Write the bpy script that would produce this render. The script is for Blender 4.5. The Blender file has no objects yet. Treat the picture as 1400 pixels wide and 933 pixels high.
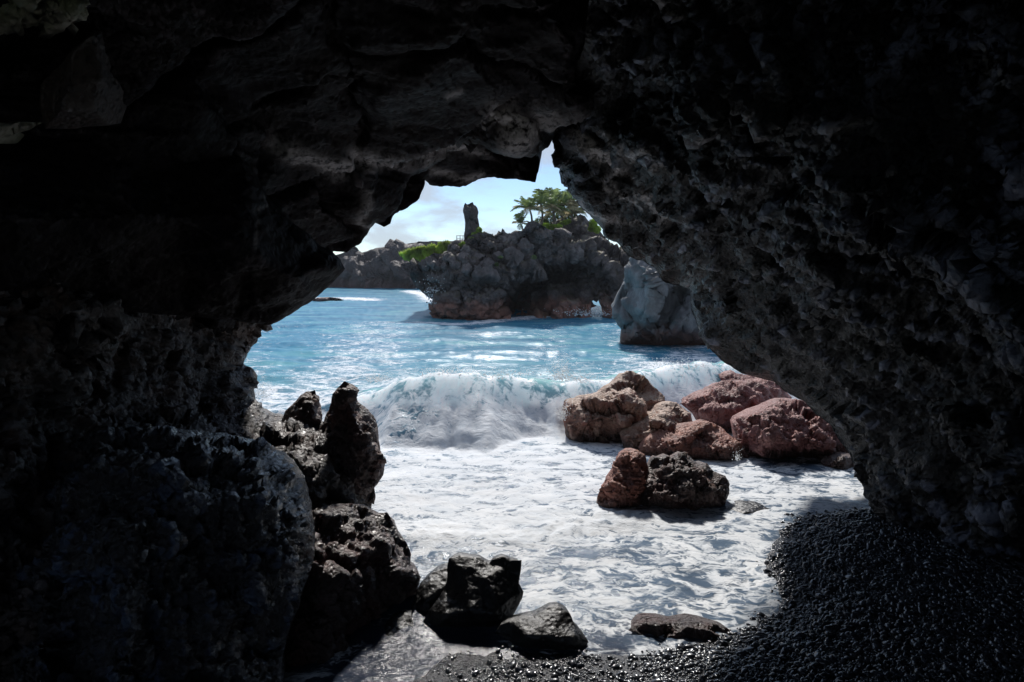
import bpy, math, random
import numpy as np
from mathutils import Vector, Matrix
from mathutils.geometry import delaunay_2d_cdt

random.seed(7)
RNG = np.random.default_rng(11)
C = bpy.context.scene.collection
SC = bpy.context.scene

# ------------------------------------------------------------------ camera
F = 933.33
PITCH = math.radians(5.97)
CAM_Z = 3.0
cam_d = bpy.data.cameras.new('camera')
cam = bpy.data.objects.new('camera', cam_d)
C.objects.link(cam)
cam.location = (0, 0, CAM_Z)
cam.rotation_euler = (math.pi / 2 - PITCH, 0, 0)
cam_d.lens = 24.0
cam_d.sensor_width = 36.0
cam_d.clip_start = 0.05
cam_d.clip_end = 8000
SC.camera = cam

# ------------------------------------------------------------------ light
SUN_EL = math.radians(38.5)
SUN_AZ = math.atan2(-0.05, 0.99)         # from +Y towards +X: sun beyond the mouth
w = bpy.data.worlds.new('World')
SC.world = w
w.use_nodes = True
nt = w.node_tree
nt.nodes.clear()
wo = nt.nodes.new('ShaderNodeOutputWorld')
bg = nt.nodes.new('ShaderNodeBackground')
bg.inputs['Strength'].default_value = 0.09
sky = nt.nodes.new('ShaderNodeTexSky')
sky.sky_type = 'NISHITA'
sky.sun_disc = False
sky.sun_elevation = SUN_EL
sky.sun_rotation = SUN_AZ
sky.dust_density = 0.1
sky.altitude = 2600
sky.ozone_density = 2.0
tc = nt.nodes.new('ShaderNodeTexCoord')
mp = nt.nodes.new('ShaderNodeMapping')
mp.inputs['Scale'].default_value = (1.0, 1.0, 2.6)
mp.inputs['Location'].default_value = (0.32, 0.1, 0.22)
cn = nt.nodes.new('ShaderNodeTexNoise')
cn.inputs['Scale'].default_value = 7.5
cn.inputs['Detail'].default_value = 9
cn.inputs['Roughness'].default_value = 0.55
cn.inputs['Distortion'].default_value = 0.25
cr = nt.nodes.new('ShaderNodeMapRange')
cr.interpolation_type = 'SMOOTHSTEP'
cr.inputs['From Min'].default_value = 0.40
cr.inputs['From Max'].default_value = 0.60
cr.inputs['To Max'].default_value = 0.8
mx = nt.nodes.new('ShaderNodeMix')
mx.data_type = 'RGBA'
mx.inputs[7].default_value = (4.3, 4.8, 5.5, 1)
L = nt.links.new
L(tc.outputs['Generated'], mp.inputs['Vector'])
L(mp.outputs[0], cn.inputs['Vector'])
L(cn.outputs['Fac'], cr.inputs['Value'])
L(cr.outputs[0], mx.inputs[0])
L(sky.outputs[0], mx.inputs[6])
L(mx.outputs[2], bg.inputs['Color'])
L(bg.outputs[0], wo.inputs['Surface'])

sun_d = bpy.data.lights.new('sun', 'SUN')
sun_d.energy = 3.1
sun_d.angle = math.radians(4.0)       # thin cloud softens it
sun_d.color = (1.0, 0.96, 0.91)
sun = bpy.data.objects.new('sun', sun_d)
C.objects.link(sun)
sd = Vector((math.cos(SUN_EL) * math.sin(SUN_AZ), math.cos(SUN_EL) * math.cos(SUN_AZ), math.sin(SUN_EL)))
sun.rotation_euler = sd.to_track_quat('Z', 'Y').to_euler()

SC.view_settings.view_transform = 'Standard'
SC.view_settings.look = 'None'
SC.view_settings.exposure = 0.5
SC.view_settings.gamma = 1.0
SC.render.engine = 'CYCLES'
SC.cycles.use_denoising = True
SC.cycles.max_bounces = 8
SC.cycles.diffuse_bounces = 5
SC.cycles.volume_bounces = 0
SC.cycles.sample_clamp_indirect = 6.0
SC.cycles.caustics_reflective = False
SC.cycles.caustics_refractive = False

# ------------------------------------------------------------------ geometry helpers
SP, CP = math.sin(PITCH), math.cos(PITCH)


def P(px, py, Y):
    """the point at distance Y ahead that the photograph shows at pixel px, py (arrays welcome)"""
    px, py, Y = np.broadcast_arrays(np.asarray(px, float), np.asarray(py, float), np.asarray(Y, float))
    u = (px - 700) / F
    v = (466.5 - py) / F
    k = Y / (CP + v * SP)
    return np.stack([u * k, Y, CAM_Z + (v * CP - SP) * k], -1)


def G(px, py, z=0.0):
    """the point on the level plane z below pixel px, py"""
    v = (466.5 - np.asarray(py, float)) / F
    dz = v * CP - SP
    k = (z - CAM_Z) / np.minimum(dz, -1e-5)
    return P(px, py, k * (CP + v * SP))


_perm = RNG.permutation(256)
_perm = np.concatenate([_perm, _perm, _perm])
_gr = RNG.normal(size=(256, 3))
_gr /= np.linalg.norm(_gr, axis=1)[:, None]


def perlin(p):
    p = np.asarray(p, float)
    i = np.floor(p).astype(int)
    f = p - i
    i &= 255
    u = f * f * f * (f * (f * 6 - 15) + 10)
    out = 0
    for dx in (0, 1):
        wx = u[:, 0] if dx else 1 - u[:, 0]
        a = _perm[i[:, 0] + dx]
        for dy in (0, 1):
            wy = u[:, 1] if dy else 1 - u[:, 1]
            b = _perm[a + i[:, 1] + dy]
            for dz in (0, 1):
                wz = u[:, 2] if dz else 1 - u[:, 2]
                g = _gr[_perm[b + i[:, 2] + dz]]
                out = out + wx * wy * wz * (g[:, 0] * (f[:, 0] - dx) + g[:, 1] * (f[:, 1] - dy) + g[:, 2] * (f[:, 2] - dz))
    return out * 1.5


def fbm(p, octv=4, gain=0.5, ridged=False):
    s, a, q = 0, 1.0, np.array(p, float)
    for _ in range(octv):
        n = perlin(q)
        if ridged:
            n = 1 - 2 * np.abs(n)
        s = s + a * n
        a *= gain
        q = q * 2.03 + 17.3
    return s


def worley(p):
    p = np.asarray(p, float)
    i = np.floor(p).astype(int)
    f1 = np.full(len(p), 9.0)
    f2 = np.full(len(p), 9.0)
    idv = np.zeros(len(p), int)
    for dx in (-1, 0, 1):
        for dy in (-1, 0, 1):
            for dz in (-1, 0, 1):
                c = i + (dx, dy, dz)
                h = _perm[_perm[_perm[c[:, 0] & 255] + (c[:, 1] & 255)] + (c[:, 2] & 255)]
                q = c + 0.5 + 0.45 * _gr[h]
                d = np.linalg.norm(p - q, axis=1)
                n1 = d < f1
                f2 = np.where(n1, f1, np.minimum(f2, d))
                idv = np.where(n1, h, idv)
                f1 = np.where(n1, d, f1)
    return f1, f2, idv


_gb = np.roll(_gr, 57, axis=0)


def facet(scale, amp_, off=0.0, st=(1, 1, 1), tilt=1.3, gap=.25):
    """broken rock: each cell is a tilted flat face, the joints between them sunk"""
    st = np.array(st, float)

    def fn(p):
        q = p * scale * st + off
        q = q + .12 * np.stack([perlin(q * 1.7), perlin(q * 1.7 + 9), perlin(q * 1.7 + 21)], -1)
        i = np.floor(q).astype(int)
        f1 = np.full(len(q), 9.0)
        f2 = np.full(len(q), 9.0)
        h1 = np.zeros(len(q), int)
        v1_ = np.zeros((len(q), 3))
        for dx in (-1, 0, 1):
            for dy in (-1, 0, 1):
                for dz in (-1, 0, 1):
                    c = i + (dx, dy, dz)
                    h = _perm[_perm[_perm[c[:, 0] & 255] + (c[:, 1] & 255)] + (c[:, 2] & 255)]
                    v_ = q - (c + 0.5 + 0.45 * _gr[h])
                    d = np.linalg.norm(v_, axis=1)
                    n1 = d < f1
                    f2 = np.where(n1, f1, np.minimum(f2, d))
                    h1 = np.where(n1, h, h1)
                    v1_ = np.where(n1[:, None], v_, v1_)
                    f1 = np.where(n1, d, f1)
        pl = (v1_ * _gb[h1]).sum(1) * tilt
        return amp_ * (pl + ((h1 * 7) % 16) / 16 - .5 - gap * (1 - sstep(0, .10, f2 - f1)))
    return fn


def along(fn, d, k):
    """draw a pattern out by the factor k along direction d"""
    d = np.array(d, float) / np.linalg.norm(d)
    return lambda p: fn(p - (p @ d)[:, None] * d * (1 - 1 / k))


def sstep(a, b, x):
    t = np.clip((np.asarray(x, float) - a) / (b - a), 0, 1)
    return t * t * (3 - 2 * t)


def inside(poly, q):
    poly = np.asarray(poly, float)
    x, y = q[:, 0], q[:, 1]
    r = np.zeros(len(q), bool)
    n = len(poly)
    for k in range(n):
        x0, y0 = poly[k]
        x1, y1 = poly[(k + 1) % n]
        if y0 == y1:
            continue
        c = ((y0 > y) != (y1 > y)) & (x < (x1 - x0) * (y - y0) / (y1 - y0) + x0)
        r ^= c
    return r


def seg_dist(poly, q, closed=True):
    poly = np.asarray(poly, float)
    best = np.full(len(q), 1e9)
    n = len(poly)
    for k in range(n if closed else n - 1):
        a, b = poly[k], poly[(k + 1) % n]
        d = b - a
        t = np.clip(((q - a) @ d) / max(d @ d, 1e-12), 0, 1)
        best = np.minimum(best, np.linalg.norm(q - a - t[:, None] * d, axis=1))
    return best


def new_mesh(name, verts, faces, smooth=True):
    me = bpy.data.meshes.new(name)
    verts = np.asarray(verts, np.float32)
    me.vertices.add(len(verts))
    me.vertices.foreach_set('co', verts.ravel())
    if isinstance(faces, np.ndarray):
        n, k = faces.shape
        me.loops.add(n * k)
        me.loops.foreach_set('vertex_index', faces.astype(np.int32).ravel())
        me.polygons.add(n)
        me.polygons.foreach_set('loop_start', np.arange(0, n * k, k, dtype=np.int32))
    else:
        tot = sum(len(f) for f in faces)
        me.loops.add(tot)
        me.loops.foreach_set('vertex_index', np.array([i for f in faces for i in f], np.int32))
        me.polygons.add(len(faces))
        ls, s = [], 0
        for f in faces:
            ls.append(s)
            s += len(f)
        me.polygons.foreach_set('loop_start', np.array(ls, np.int32))
    me.update(calc_edges=True)
    me.validate()
    me.polygons.foreach_set('use_smooth', np.full(len(me.polygons), smooth))
    return me


def put(name, me, mat, parent=None, label=None, cat=None, group=None, kind=None):
    o = bpy.data.objects.new(name, me)
    C.objects.link(o)
    if mat:
        me.materials.append(mat)
    if parent:
        o.parent = parent
    tag(o, label, cat, group, kind)
    return o


def tag(o, label=None, cat=None, group=None, kind=None):
    for k, v in (('label', label), ('category', cat), ('group', group), ('kind', kind)):
        if v:
            o[k] = v


def normals(v, f):
    n = np.zeros_like(v)
    fn = np.cross(v[f[:, 1]] - v[f[:, 0]], v[f[:, 2]] - v[f[:, 0]])
    for k in range(3):
        np.add.at(n, f[:, k], fn)
    return n / np.maximum(np.linalg.norm(n, axis=1), 1e-12)[:, None]


def cdt(pts, loop_n):
    vs = [Vector((a, b)) for a, b in pts]
    es = [(k, (k + 1) % loop_n) for k in range(loop_n)]
    r = delaunay_2d_cdt(vs, es, [], 1, 1e-6)
    return np.array([(a.x, a.y) for a in r[0]]), np.array([t for t in r[2] if len(t) == 3], int)


def rough_line(a, step, jag, seed, fixed=None):
    """densify a closed pixel outline (px, py, Y) and roughen it with fractal jitter"""
    out = []
    n = len(a)
    for k in range(n):
        p, q = a[k], a[(k + 1) % n]
        inframe = max(-60 < p[0] < 1460 and -60 < p[1] < 990, -60 < q[0] < 1460 and -60 < q[1] < 990)
        st = step if inframe else step * 8
        m = max(1, int(np.hypot(*(q[:2] - p[:2])) / st))
        for j in range(m):
            t = j / m
            iv = (1 - t) / p[2] + t / q[2]
            out.append([p[0] + (q[0] - p[0]) * t, p[1] + (q[1] - p[1]) * t, 1 / iv])
    o = np.array(out)
    if jag:
        s = np.stack([o[:, 0] / 26, o[:, 1] / 26, np.full(len(o), seed * 3.7)], -1)
        o[:, 0] += jag * fbm(s, 4, 0.6)
        o[:, 1] += jag * fbm(s + 41.3, 4, 0.6)
    return o


def relief(outline, inner, step=4.0, jag=2.0, smooth=2, thick=None, disp=None, fade=14, seed=1, rim=None, splay=False):
    """A solid rock: facets through the outline and the inner points (px, py, distance), cut fine, smoothed
    a little and roughened; closed by a bulging back (thick, metres) or by a flared far rim (rim)."""
    a = np.array(outline, float)
    b = np.array(inner, float).reshape(-1, 3)
    cpts = np.vstack([a, b])
    cv, cf = cdt(cpts[:, :2], len(a))
    key = {}
    for p in cpts:
        key[(round(p[0], 2), round(p[1], 2))] = p[2]
    d2 = ((cv[:, None] - cpts[None, :, :2]) ** 2).sum(2)
    civ = 1 / cpts[d2.argmin(1), 2]
    o = rough_line(a, step, jag, seed)
    nb = len(o)
    x0, y0 = o[:, :2].min(0)
    x1, y1 = o[:, :2].max(0)

    def grid(x0, x1, y0, y1, st):
        xs, ys = np.meshgrid(np.arange(x0, x1, st), np.arange(y0, y1, st * 0.87))
        xs = xs + (np.arange(ys.shape[0]) % 2)[:, None] * st / 2
        g = np.stack([xs.ravel(), ys.ravel()], -1)
        return g + RNG.uniform(-.28, .28, g.shape) * st
    fine = grid(max(x0, -60), min(x1, 1460), max(y0, -60), min(y1, 990), step)
    big = grid(x0, x1, y0, y1, step * 8)
    big = big[(big[:, 0] < -60 - 4 * step) | (big[:, 0] > 1460 + 4 * step) | (big[:, 1] < -60 - 4 * step) | (big[:, 1] > 990 + 4 * step)]
    g = np.vstack([fine, big])
    g = g[inside(o[:, :2], g)]
    dd = seg_dist(o[:, :2], g)
    g = g[dd > step * 0.55]
    pts = np.vstack([o[:, :2], g])
    v, f = cdt(pts, nb)
    # distance by barycentric interpolation in the coarse facets
    best = np.full(len(v), -1e9)
    iv = np.zeros(len(v))
    for t in cf:
        A, B, D = cv[t]
        M = np.array([B - A, D - A]).T
        det = np.linalg.det(M)
        if abs(det) < 1e-9:
            continue
        q = (v - A) @ np.linalg.inv(M).T
        bc = np.stack([1 - q[:, 0] - q[:, 1], q[:, 0], q[:, 1]], -1)
        mn = bc.min(1)
        up = mn > best
        bcc = np.clip(bc, 0, 1)
        bcc /= bcc.sum(1)[:, None]
        iv = np.where(up, bcc @ civ[t], iv)
        best = np.where(up, mn, best)
    e = np.vstack([f[:, [0, 1]], f[:, [1, 2]], f[:, [2, 0]]])
    isb = np.zeros(len(v), bool)
    isb[:nb] = True
    for _ in range(smooth):
        acc = np.zeros(len(v))
        cnt = np.zeros(len(v))
        np.add.at(acc, e[:, 0], iv[e[:, 1]])
        np.add.at(cnt, e[:, 0], 1)
        np.add.at(acc, e[:, 1], iv[e[:, 0]])
        np.add.at(cnt, e[:, 1], 1)
        nv = 0.35 * iv + 0.65 * acc / np.maximum(cnt, 1)
        iv = np.where(isb, iv, nv)
    dist = seg_dist(o[:, :2], v) if len(v) else None
    w3 = P(v[:, 0], v[:, 1], 1 / iv)
    n = normals(w3, f)
    tocam = np.array([0, 0, CAM_Z]) - w3
    flip = (n * tocam).sum(1) < 0
    if flip.mean() > 0.5:
        f = f[:, ::-1]
        n = -n
    wt = sstep(0, fade, dist)
    if disp:
        for (fn) in disp:
            w3 = w3 + n * (fn(w3) * wt)[:, None]
            n = normals(w3, f)
    V, Fc = w3, f
    if thick:
        c = grid(x0, x1, y0, y1, step * 3.5)
        c = c[inside(o[:, :2], c)]
        dc = seg_dist(o[:, :2], c)
        k = dc > step * 2
        c, dc = c[k], dc[k]
        v2, f2 = cdt(np.vstack([v[:nb], c]), nb)
        nn = len(v2) - nb
        dmax = max(dist.max(), 1)
        q = v2[nb:]
        db = seg_dist(o[:, :2], q)
        j = ((q[:, None] - o[None, :, :2]) ** 2).sum(2)
        wts = 1 / (j + 30)
        Yo = (wts * o[None, :, 2]).sum(1) / wts.sum(1)
        Yb = Yo + thick * np.sqrt(np.clip(db / dmax, 0, 1))
        b3 = P(q[:, 0], q[:, 1], Yo)
        if splay:
            b3 = P(q[:, 0], q[:, 1], Yb)
        b3[:, 1] = Yb
        if disp:
            b3[:, 1] += 0.1 * thick * fbm(b3 * 1.3, 3)
        f2 = np.where(f2 < nb, f2, f2 - nb + len(w3))
        fn_ = np.cross(v2[:, 0][:, None] * 0 + 0, 0) if False else None
        V = np.vstack([w3, b3])
        nb2 = normals(V, f2)
        if nb2[len(w3):, 1].mean() < 0:
            f2 = f2[:, ::-1]
        Fc = np.vstack([f, f2])
    elif rim:
        # far side of the rim: flared outwards and pushed away
        ctr, push, flare = rim
        ob = v[:nb]
        d = ob - np.array(ctr)
        d /= np.linalg.norm(d, axis=1)[:, None]
        prev = np.arange(nb)
        base = len(w3)
        rows = [w3]
        fl = [f]
        for s in (0.12, 0.4, 1.0):
            jit = 1 + 0.25 * fbm(np.stack([ob[:, 0] / 30, ob[:, 1] / 30, np.full(nb, s * 9)], -1), 3)
            pp = ob + d * (flare * s * np.clip(jit, .4, 1.6))[:, None]
            r = P(pp[:, 0], pp[:, 1], o[:nb, 2] + push * s)
            rows.append(r)
            cur = base + np.arange(nb)
            fl.append(np.stack([prev, np.roll(prev, -1), cur], -1))
            fl.append(np.stack([np.roll(prev, -1), np.roll(cur, -1), cur], -1))
            prev = cur
            base += nb
        V, Fc = np.vstack(rows), np.vstack(fl)
    return V, Fc, v, len(w3)


def rock(name, outline, inner, mat, **kw):
    props = {k: kw.pop(k) for k in ('parent', 'label', 'cat', 'group', 'kind') if k in kw}
    seams = kw.pop('seams', None)
    v, f, pix, nf = relief(outline, inner, **kw)
    me = new_mesh(name, v, f)
    if seams:
        # pale seams and patches along given lines in the rock face
        val = np.zeros(len(v))
        for line, wd, st in seams:
            wob = 6 * np.stack([perlin(np.column_stack([pix / 22, pix[:, 0] * 0 + 3])), perlin(np.column_stack([pix / 22, pix[:, 0] * 0 + 8]))], -1)
            val[:nf] = np.maximum(val[:nf], st * np.exp(-(seg_dist(line, pix + wob, closed=False) / wd) ** 2))
        at = me.attributes.new('seam', 'FLOAT', 'POINT')
        at.data.foreach_set('value', val.astype(np.float32))
    return put(name, me, mat, **props)


# ------------------------------------------------------------------ materials
def nodes(name):
    m = bpy.data.materials.new(name)
    m.use_nodes = True
    t = m.node_tree
    b = t.nodes['Principled BSDF']
    return m, t, b


def N(t, typ, **kw):
    n = t.nodes.new(typ)
    for k, v in kw.items():
        if k in n.inputs:
            n.inputs[k].default_value = v
        else:
            setattr(n, k, v)
    return n


def ramp(t, src, stops):
    r = t.nodes.new('ShaderNodeValToRGB')
    el = r.color_ramp.elements
    while len(el) > 1:
        el.remove(el[-1])
    el[0].position, el[0].color = stops[0][0], (*stops[0][1], 1)
    for p, c in stops[1:]:
        e = el.new(p)
        e.color = (*c, 1)
    t.links.new(src, r.inputs[0])
    return r


def mixc(t, fac, a, b):
    m = t.nodes.new('ShaderNodeMix')
    m.data_type = 'RGBA'
    for k, s in ((0, fac), (6, a), (7, b)):
        if hasattr(s, 'links') or hasattr(s, 'is_linked'):
            t.links.new(s, m.inputs[k])
        elif k == 0:
            m.inputs[0].default_value = s
        else:
            m.inputs[k].default_value = (*s, 1)
    return m.outputs[2]


def maprange(t, src, a, b, c=0.0, d=1.0, smooth=True):
    m = t.nodes.new('ShaderNodeMapRange')
    if smooth:
        m.interpolation_type = 'SMOOTHSTEP'
    m.inputs['From Min'].default_value = a
    m.inputs['From Max'].default_value = b
    m.inputs['To Min'].default_value = c
    m.inputs['To Max'].default_value = d
    t.links.new(src, m.inputs['Value'])
    return m.outputs[0]


def math_(t, op, a, b=0.0):
    m = t.nodes.new('ShaderNodeMath')
    m.operation = op
    for k, s in ((0, a), (1, b)):
        if hasattr(s, 'is_linked'):
            t.links.new(s, m.inputs[k])
        else:
            m.inputs[k].default_value = s
    return m.outputs[0]


def rock_mat(name, cols, scale=2.0, rough=(0.45, 0.75), spec=0.5, bump=0.5, bdist=0.03, tint=None, band=None, stretch=(1, 1, 1), moss_toplight=None, pits=0.5, glint=None, coat=0.0):
    """layered rock: broad colour patches, fine grain, pitted bump; tint = (colour, amount) blotches;
    band = (z0, z1, colour): a stain up to that height; moss = (colour, amount) on flat tops"""
    m, t, b = nodes(name)
    Lk = t.links.new
    geo = N(t, 'ShaderNodeNewGeometry')
    mpn = N(t, 'ShaderNodeMapping')
    mpn.inputs['Scale'].default_value = stretch
    Lk(geo.outputs['Position'], mpn.inputs['Vector'])
    vec = mpn.outputs[0]
    n1 = N(t, 'ShaderNodeTexNoise', Scale=scale, Detail=8.0, Roughness=0.62, Distortion=0.4)
    n2 = N(t, 'ShaderNodeTexNoise', Scale=scale * 7, Detail=8.0, Roughness=0.7)
    vo = N(t, 'ShaderNodeTexVoronoi', Scale=scale * 9, Randomness=1.0)
    for n in (n1, n2, vo):
        Lk(vec, n.inputs['Vector'])
    mixf = math_(t, 'ADD', math_(t, 'MULTIPLY', n1.outputs['Fac'], 0.6), math_(t, 'MULTIPLY', n2.outputs['Fac'], 0.4))
    col = ramp(t, mixf, [(0.34, cols[0]), (0.5, cols[1]), (0.66, cols[2])]).outputs[0]
    if tint:
        n3 = N(t, 'ShaderNodeTexNoise', Scale=scale * 0.8, Detail=6.0, Roughness=0.65)
        n3.inputs['Vector'].default_value = (0, 0, 0)
        off = N(t, 'ShaderNodeMapping')
        off.inputs['Location'].default_value = (13.1, 4.7, 8.3)
        Lk(vec, off.inputs['Vector'])
        Lk(off.outputs[0], n3.inputs['Vector'])
        col = mixc(t, maprange(t, n3.outputs['Fac'], 0.45, 0.65, 0, tint[1]), col, tint[0])
    if band:
        sx = N(t, 'ShaderNodeSeparateXYZ')
        Lk(geo.outputs['Position'], sx.inputs[0])
        zz = math_(t, 'ADD', sx.outputs['Z'], math_(t, 'MULTIPLY', math_(t, 'SUBTRACT', n1.outputs['Fac'], 0.5), (band[1] - band[0]) * 2.5))
        col = mixc(t, maprange(t, zz, band[0], band[1], 0.85, 0), col, band[2])
    if moss_toplight:  # pale lava tops are sunlight painted into the colour; the islet's tint is green
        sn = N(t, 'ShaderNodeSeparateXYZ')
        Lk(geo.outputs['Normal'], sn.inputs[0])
        up = maprange(t, math_(t, 'ADD', sn.outputs['Z'], math_(t, 'MULTIPLY', math_(t, 'SUBTRACT', n2.outputs['Fac'], 0.5), 1.2)), 0.55, 1.0, 0, moss_toplight[1])
        col = mixc(t, up, col, moss_toplight[0])
    if glint:
        # wet glints painted as a pale colour on raised edges, broken by noise
        n5 = N(t, 'ShaderNodeTexNoise', Scale=glint[3], Detail=7.0, Roughness=.65)
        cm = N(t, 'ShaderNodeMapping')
        cm.inputs['Scale'].default_value = glint[4]
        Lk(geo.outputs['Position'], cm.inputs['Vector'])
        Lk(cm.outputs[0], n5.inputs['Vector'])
        ed = maprange(t, geo.outputs['Pointiness'], glint[1], glint[2])
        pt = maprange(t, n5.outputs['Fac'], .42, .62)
        col = mixc(t, math_(t, 'MULTIPLY', ed, pt), col, glint[0])
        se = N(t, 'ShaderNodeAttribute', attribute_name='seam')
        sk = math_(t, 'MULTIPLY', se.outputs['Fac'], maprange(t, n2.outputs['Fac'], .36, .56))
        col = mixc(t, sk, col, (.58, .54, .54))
    if coat:
        b.inputs['Coat Weight'].default_value = coat
        b.inputs['Coat Roughness'].default_value = .14
    Lk(col, b.inputs['Base Color'])
    Lk(maprange(t, n2.outputs['Fac'], 0.3, 0.7, rough[0], rough[1]), b.inputs['Roughness'])
    b.inputs['Specular IOR Level'].default_value = spec
    hgt = math_(t, 'ADD', n2.outputs['Fac'], math_(t, 'MULTIPLY', maprange(t, vo.outputs['Distance'], 0.0, 0.6), pits))
    bm = N(t, 'ShaderNodeBump', Strength=bump, Distance=bdist)
    Lk(hgt, bm.inputs['Height'])
    Lk(bm.outputs[0], b.inputs['Normal'])
    if coat:
        Lk(bm.outputs[0], b.inputs['Coat Normal'])
    return m


def plain(name, col, rough=0.6, var=0.3, scale=8.0, trans=0.0):
    m, t, b = nodes(name)
    n = N(t, 'ShaderNodeTexNoise', Scale=scale, Detail=4.0)
    g = N(t, 'ShaderNodeNewGeometry')
    t.links.new(g.outputs['Position'], n.inputs['Vector'])
    c0 = tuple(c * (1 - var) for c in col)
    c1 = tuple(min(1, c * (1 + var)) for c in col)
    t.links.new(ramp(t, n.outputs['Fac'], [(0.35, c0), (0.65, c1)]).outputs[0], b.inputs['Base Color'])
    b.inputs['Roughness'].default_value = rough
    if trans:
        # thin leaves let light through
        tb = N(t, 'ShaderNodeBsdfTranslucent')
        t.links.new(b.inputs['Base Color'].links[0].from_socket, tb.inputs['Color'])
        ms = N(t, 'ShaderNodeMixShader')
        ms.inputs[0].default_value = trans
        t.links.new(b.outputs[0], ms.inputs[1])
        t.links.new(tb.outputs[0], ms.inputs[2])
        t.links.new(ms.outputs[0], t.nodes['Material Output'].inputs['Surface'])
    return m


M = {}
M['cave'] = rock_mat('cave_rock', [(.003, .0023, .0032), (.006, .0047, .0062), (.014, .0115, .014)], 1.6, (.5, .8), .09, .9, .03, tint=((.010, .006, .005), .6), glint=((.07, .06, .066), .52, .58, 1.3, (.5, .5, 2.2)))
M['cave_right'] = rock_mat('cave_rock_wet', [(.0025, .0023, .0034), (.0055, .005, .0068), (.013, .0125, .0165)], 2.2, (.24, .55), .30, 1.0, .04, tint=((.010, .012, .008), .5), glint=((.15, .165, .225), .522, .585, 1.3, (1, 1, 1)), coat=.0)
M['ledge'] = rock_mat('ledge_rock', [(.016, .012, .012), (.05, .039, .036), (.13, .105, .098)], 2.4, (.34, .7), .45, 1.0, .04, tint=((.10, .052, .034), .65), glint=((.16, .145, .15), .52, .58, 2.0, (1, 1, 1)), coat=.15)
M['boulder'] = rock_mat('boulder_rock_wet', [(.005, .005, .007), (.012, .012, .016), (.03, .03, .038)], 2.4, (.2, .42), .55, 1.0, .04, tint=((.02, .014, .012), .5), glint=((.06, .09, .16), .525, .60, 2.0, (1, 1, 1)), coat=1.0)  # bluish edge colour paints the sky's sheen onto the boulder
M['pale'] = rock_mat('pale_rock', [(.2, .185, .14), (.36, .34, .27), (.5, .48, .41)], 2.4, (.5, .8), .4, .8, .03, tint=((.09, .11, .04), .7))
M['wet'] = rock_mat('wet_black_rock', [(.006, .006, .006), (.013, .012, .012), (.03, .028, .028)], 2.0, (.24, .5), .4, .7, .02)
M['block'] = rock_mat('reddish_black_rock', [(.018, .011, .011), (.048, .027, .024), (.13, .09, .08)], 3.0, (.3, .6), .5, 1.0, .04, tint=((.095, .03, .022), .7), coat=.12)
M['red'] = rock_mat('red_lava', moss_toplight=((.36, .22, .17), .25), pits=.6, cols= [(.07, .026, .02), (.29, .105, .075), (.46, .23, .17)], scale=2.2, rough=(.5, .8), spec=.4, bump=.8, bdist=.045, tint=((.32, .13, .08), .7), band=(.08, .3, (.05, .034, .03)))
M['redpink'] = rock_mat('pink_lava', moss_toplight=((.40, .25, .22), .25), pits=.6, cols= [(.065, .03, .029), (.27, .11, .10), (.46, .25, .22)], scale=2.6, rough=(.5, .8), spec=.4, bump=.8, bdist=.045, tint=((.25, .08, .075), .6), band=(.08, .3, (.05, .034, .03)))
M['tan'] = rock_mat('tan_lava', moss_toplight=((.50, .38, .29), .6), pits=.6, cols= [(.07, .035, .026), (.30, .155, .11), (.55, .40, .30)], scale=2.2, rough=(.5, .8), spec=.4, bump=.8, bdist=.04, tint=((.22, .08, .06), .8), band=(.08, .3, (.05, .034, .03)))  # lighter flat tops: sunlit tone put into the base colour
M['dark'] = rock_mat('dark_lava', [(.03, .02, .019), (.11, .07, .06), (.27, .19, .165)], 3.0, (.4, .75), .5, 1.0, .045, tint=((.14, .05, .038), .7))
M['islet'] = rock_mat('islet_lava', [(.04, .033, .033), (.115, .095, .09), (.30, .25, .235)], 0.8, (.6, .9), .3, 1.0, .10, tint=((.075, .05, .04), .6), band=(.4, 1.5, (.34, .16, .115)), moss_toplight=((.14, .15, .07), .35))
M['slabs'] = rock_mat('islet_boulders', [(.05, .042, .041), (.12, .103, .099), (.27, .225, .21)], 0.9, (.6, .9), .3, .8, .06)
M['grey'] = rock_mat('grey_stack', [(.055, .055, .06), (.13, .132, .138), (.24, .248, .255)], 0.8, (.5, .8), .4, .5, .06, band=(.45, .95, (.17, .08, .06)), stretch=(1.4, 1.4, .6))
M['spire'] = rock_mat('spire_rock', [(.04, .032, .03), (.09, .073, .068), (.20, .165, .145)], 1.2, (.6, .9), .3, 1.0, .08)
M['headland'] = rock_mat('headland_rock', [(.03, .025, .027), (.06, .05, .052), (.12, .10, .098)], 0.25, (.6, .9), .3, 1.0, .3, band=(.8, 2.6, (.16, .085, .075)))
M['pebble'] = rock_mat('black_pebble', [(.014, .016, .021), (.03, .033, .042), (.07, .076, .092)], 9.0, (.16, .4), .5, .25, .003, coat=.35)
M['cliff'] = rock_mat('cliff_rock', [(.02, .018, .018), (.05, .045, .043), (.1, .09, .085)], 0.6, (.6, .9), .3, 1.0, .2)
M['frond'] = plain('palm_frond', (.22, .28, .10), .45, .5, 1.5, .4)
M['frond_dry'] = plain('palm_frond_dry', (.44, .38, .23), .6, .4, 1.5, .4)
M['trunk'] = plain('palm_trunk', (.16, .13, .10), .8, .4, 6)
M['leaf'] = plain('shrub_leaf', (.30, .42, .05), .5, .45, 2.0, .4)
M['leaf_dark'] = plain('shrub_leaf_dark', (.12, .17, .05), .5, .45, 2.0, .4)
M['grass'] = plain('grass_blades', (.38, .48, .09), .5, .6, 1.8, .45)
M['rail'] = plain('rail_metal', (.35, .36, .36), .5, .1)

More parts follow.
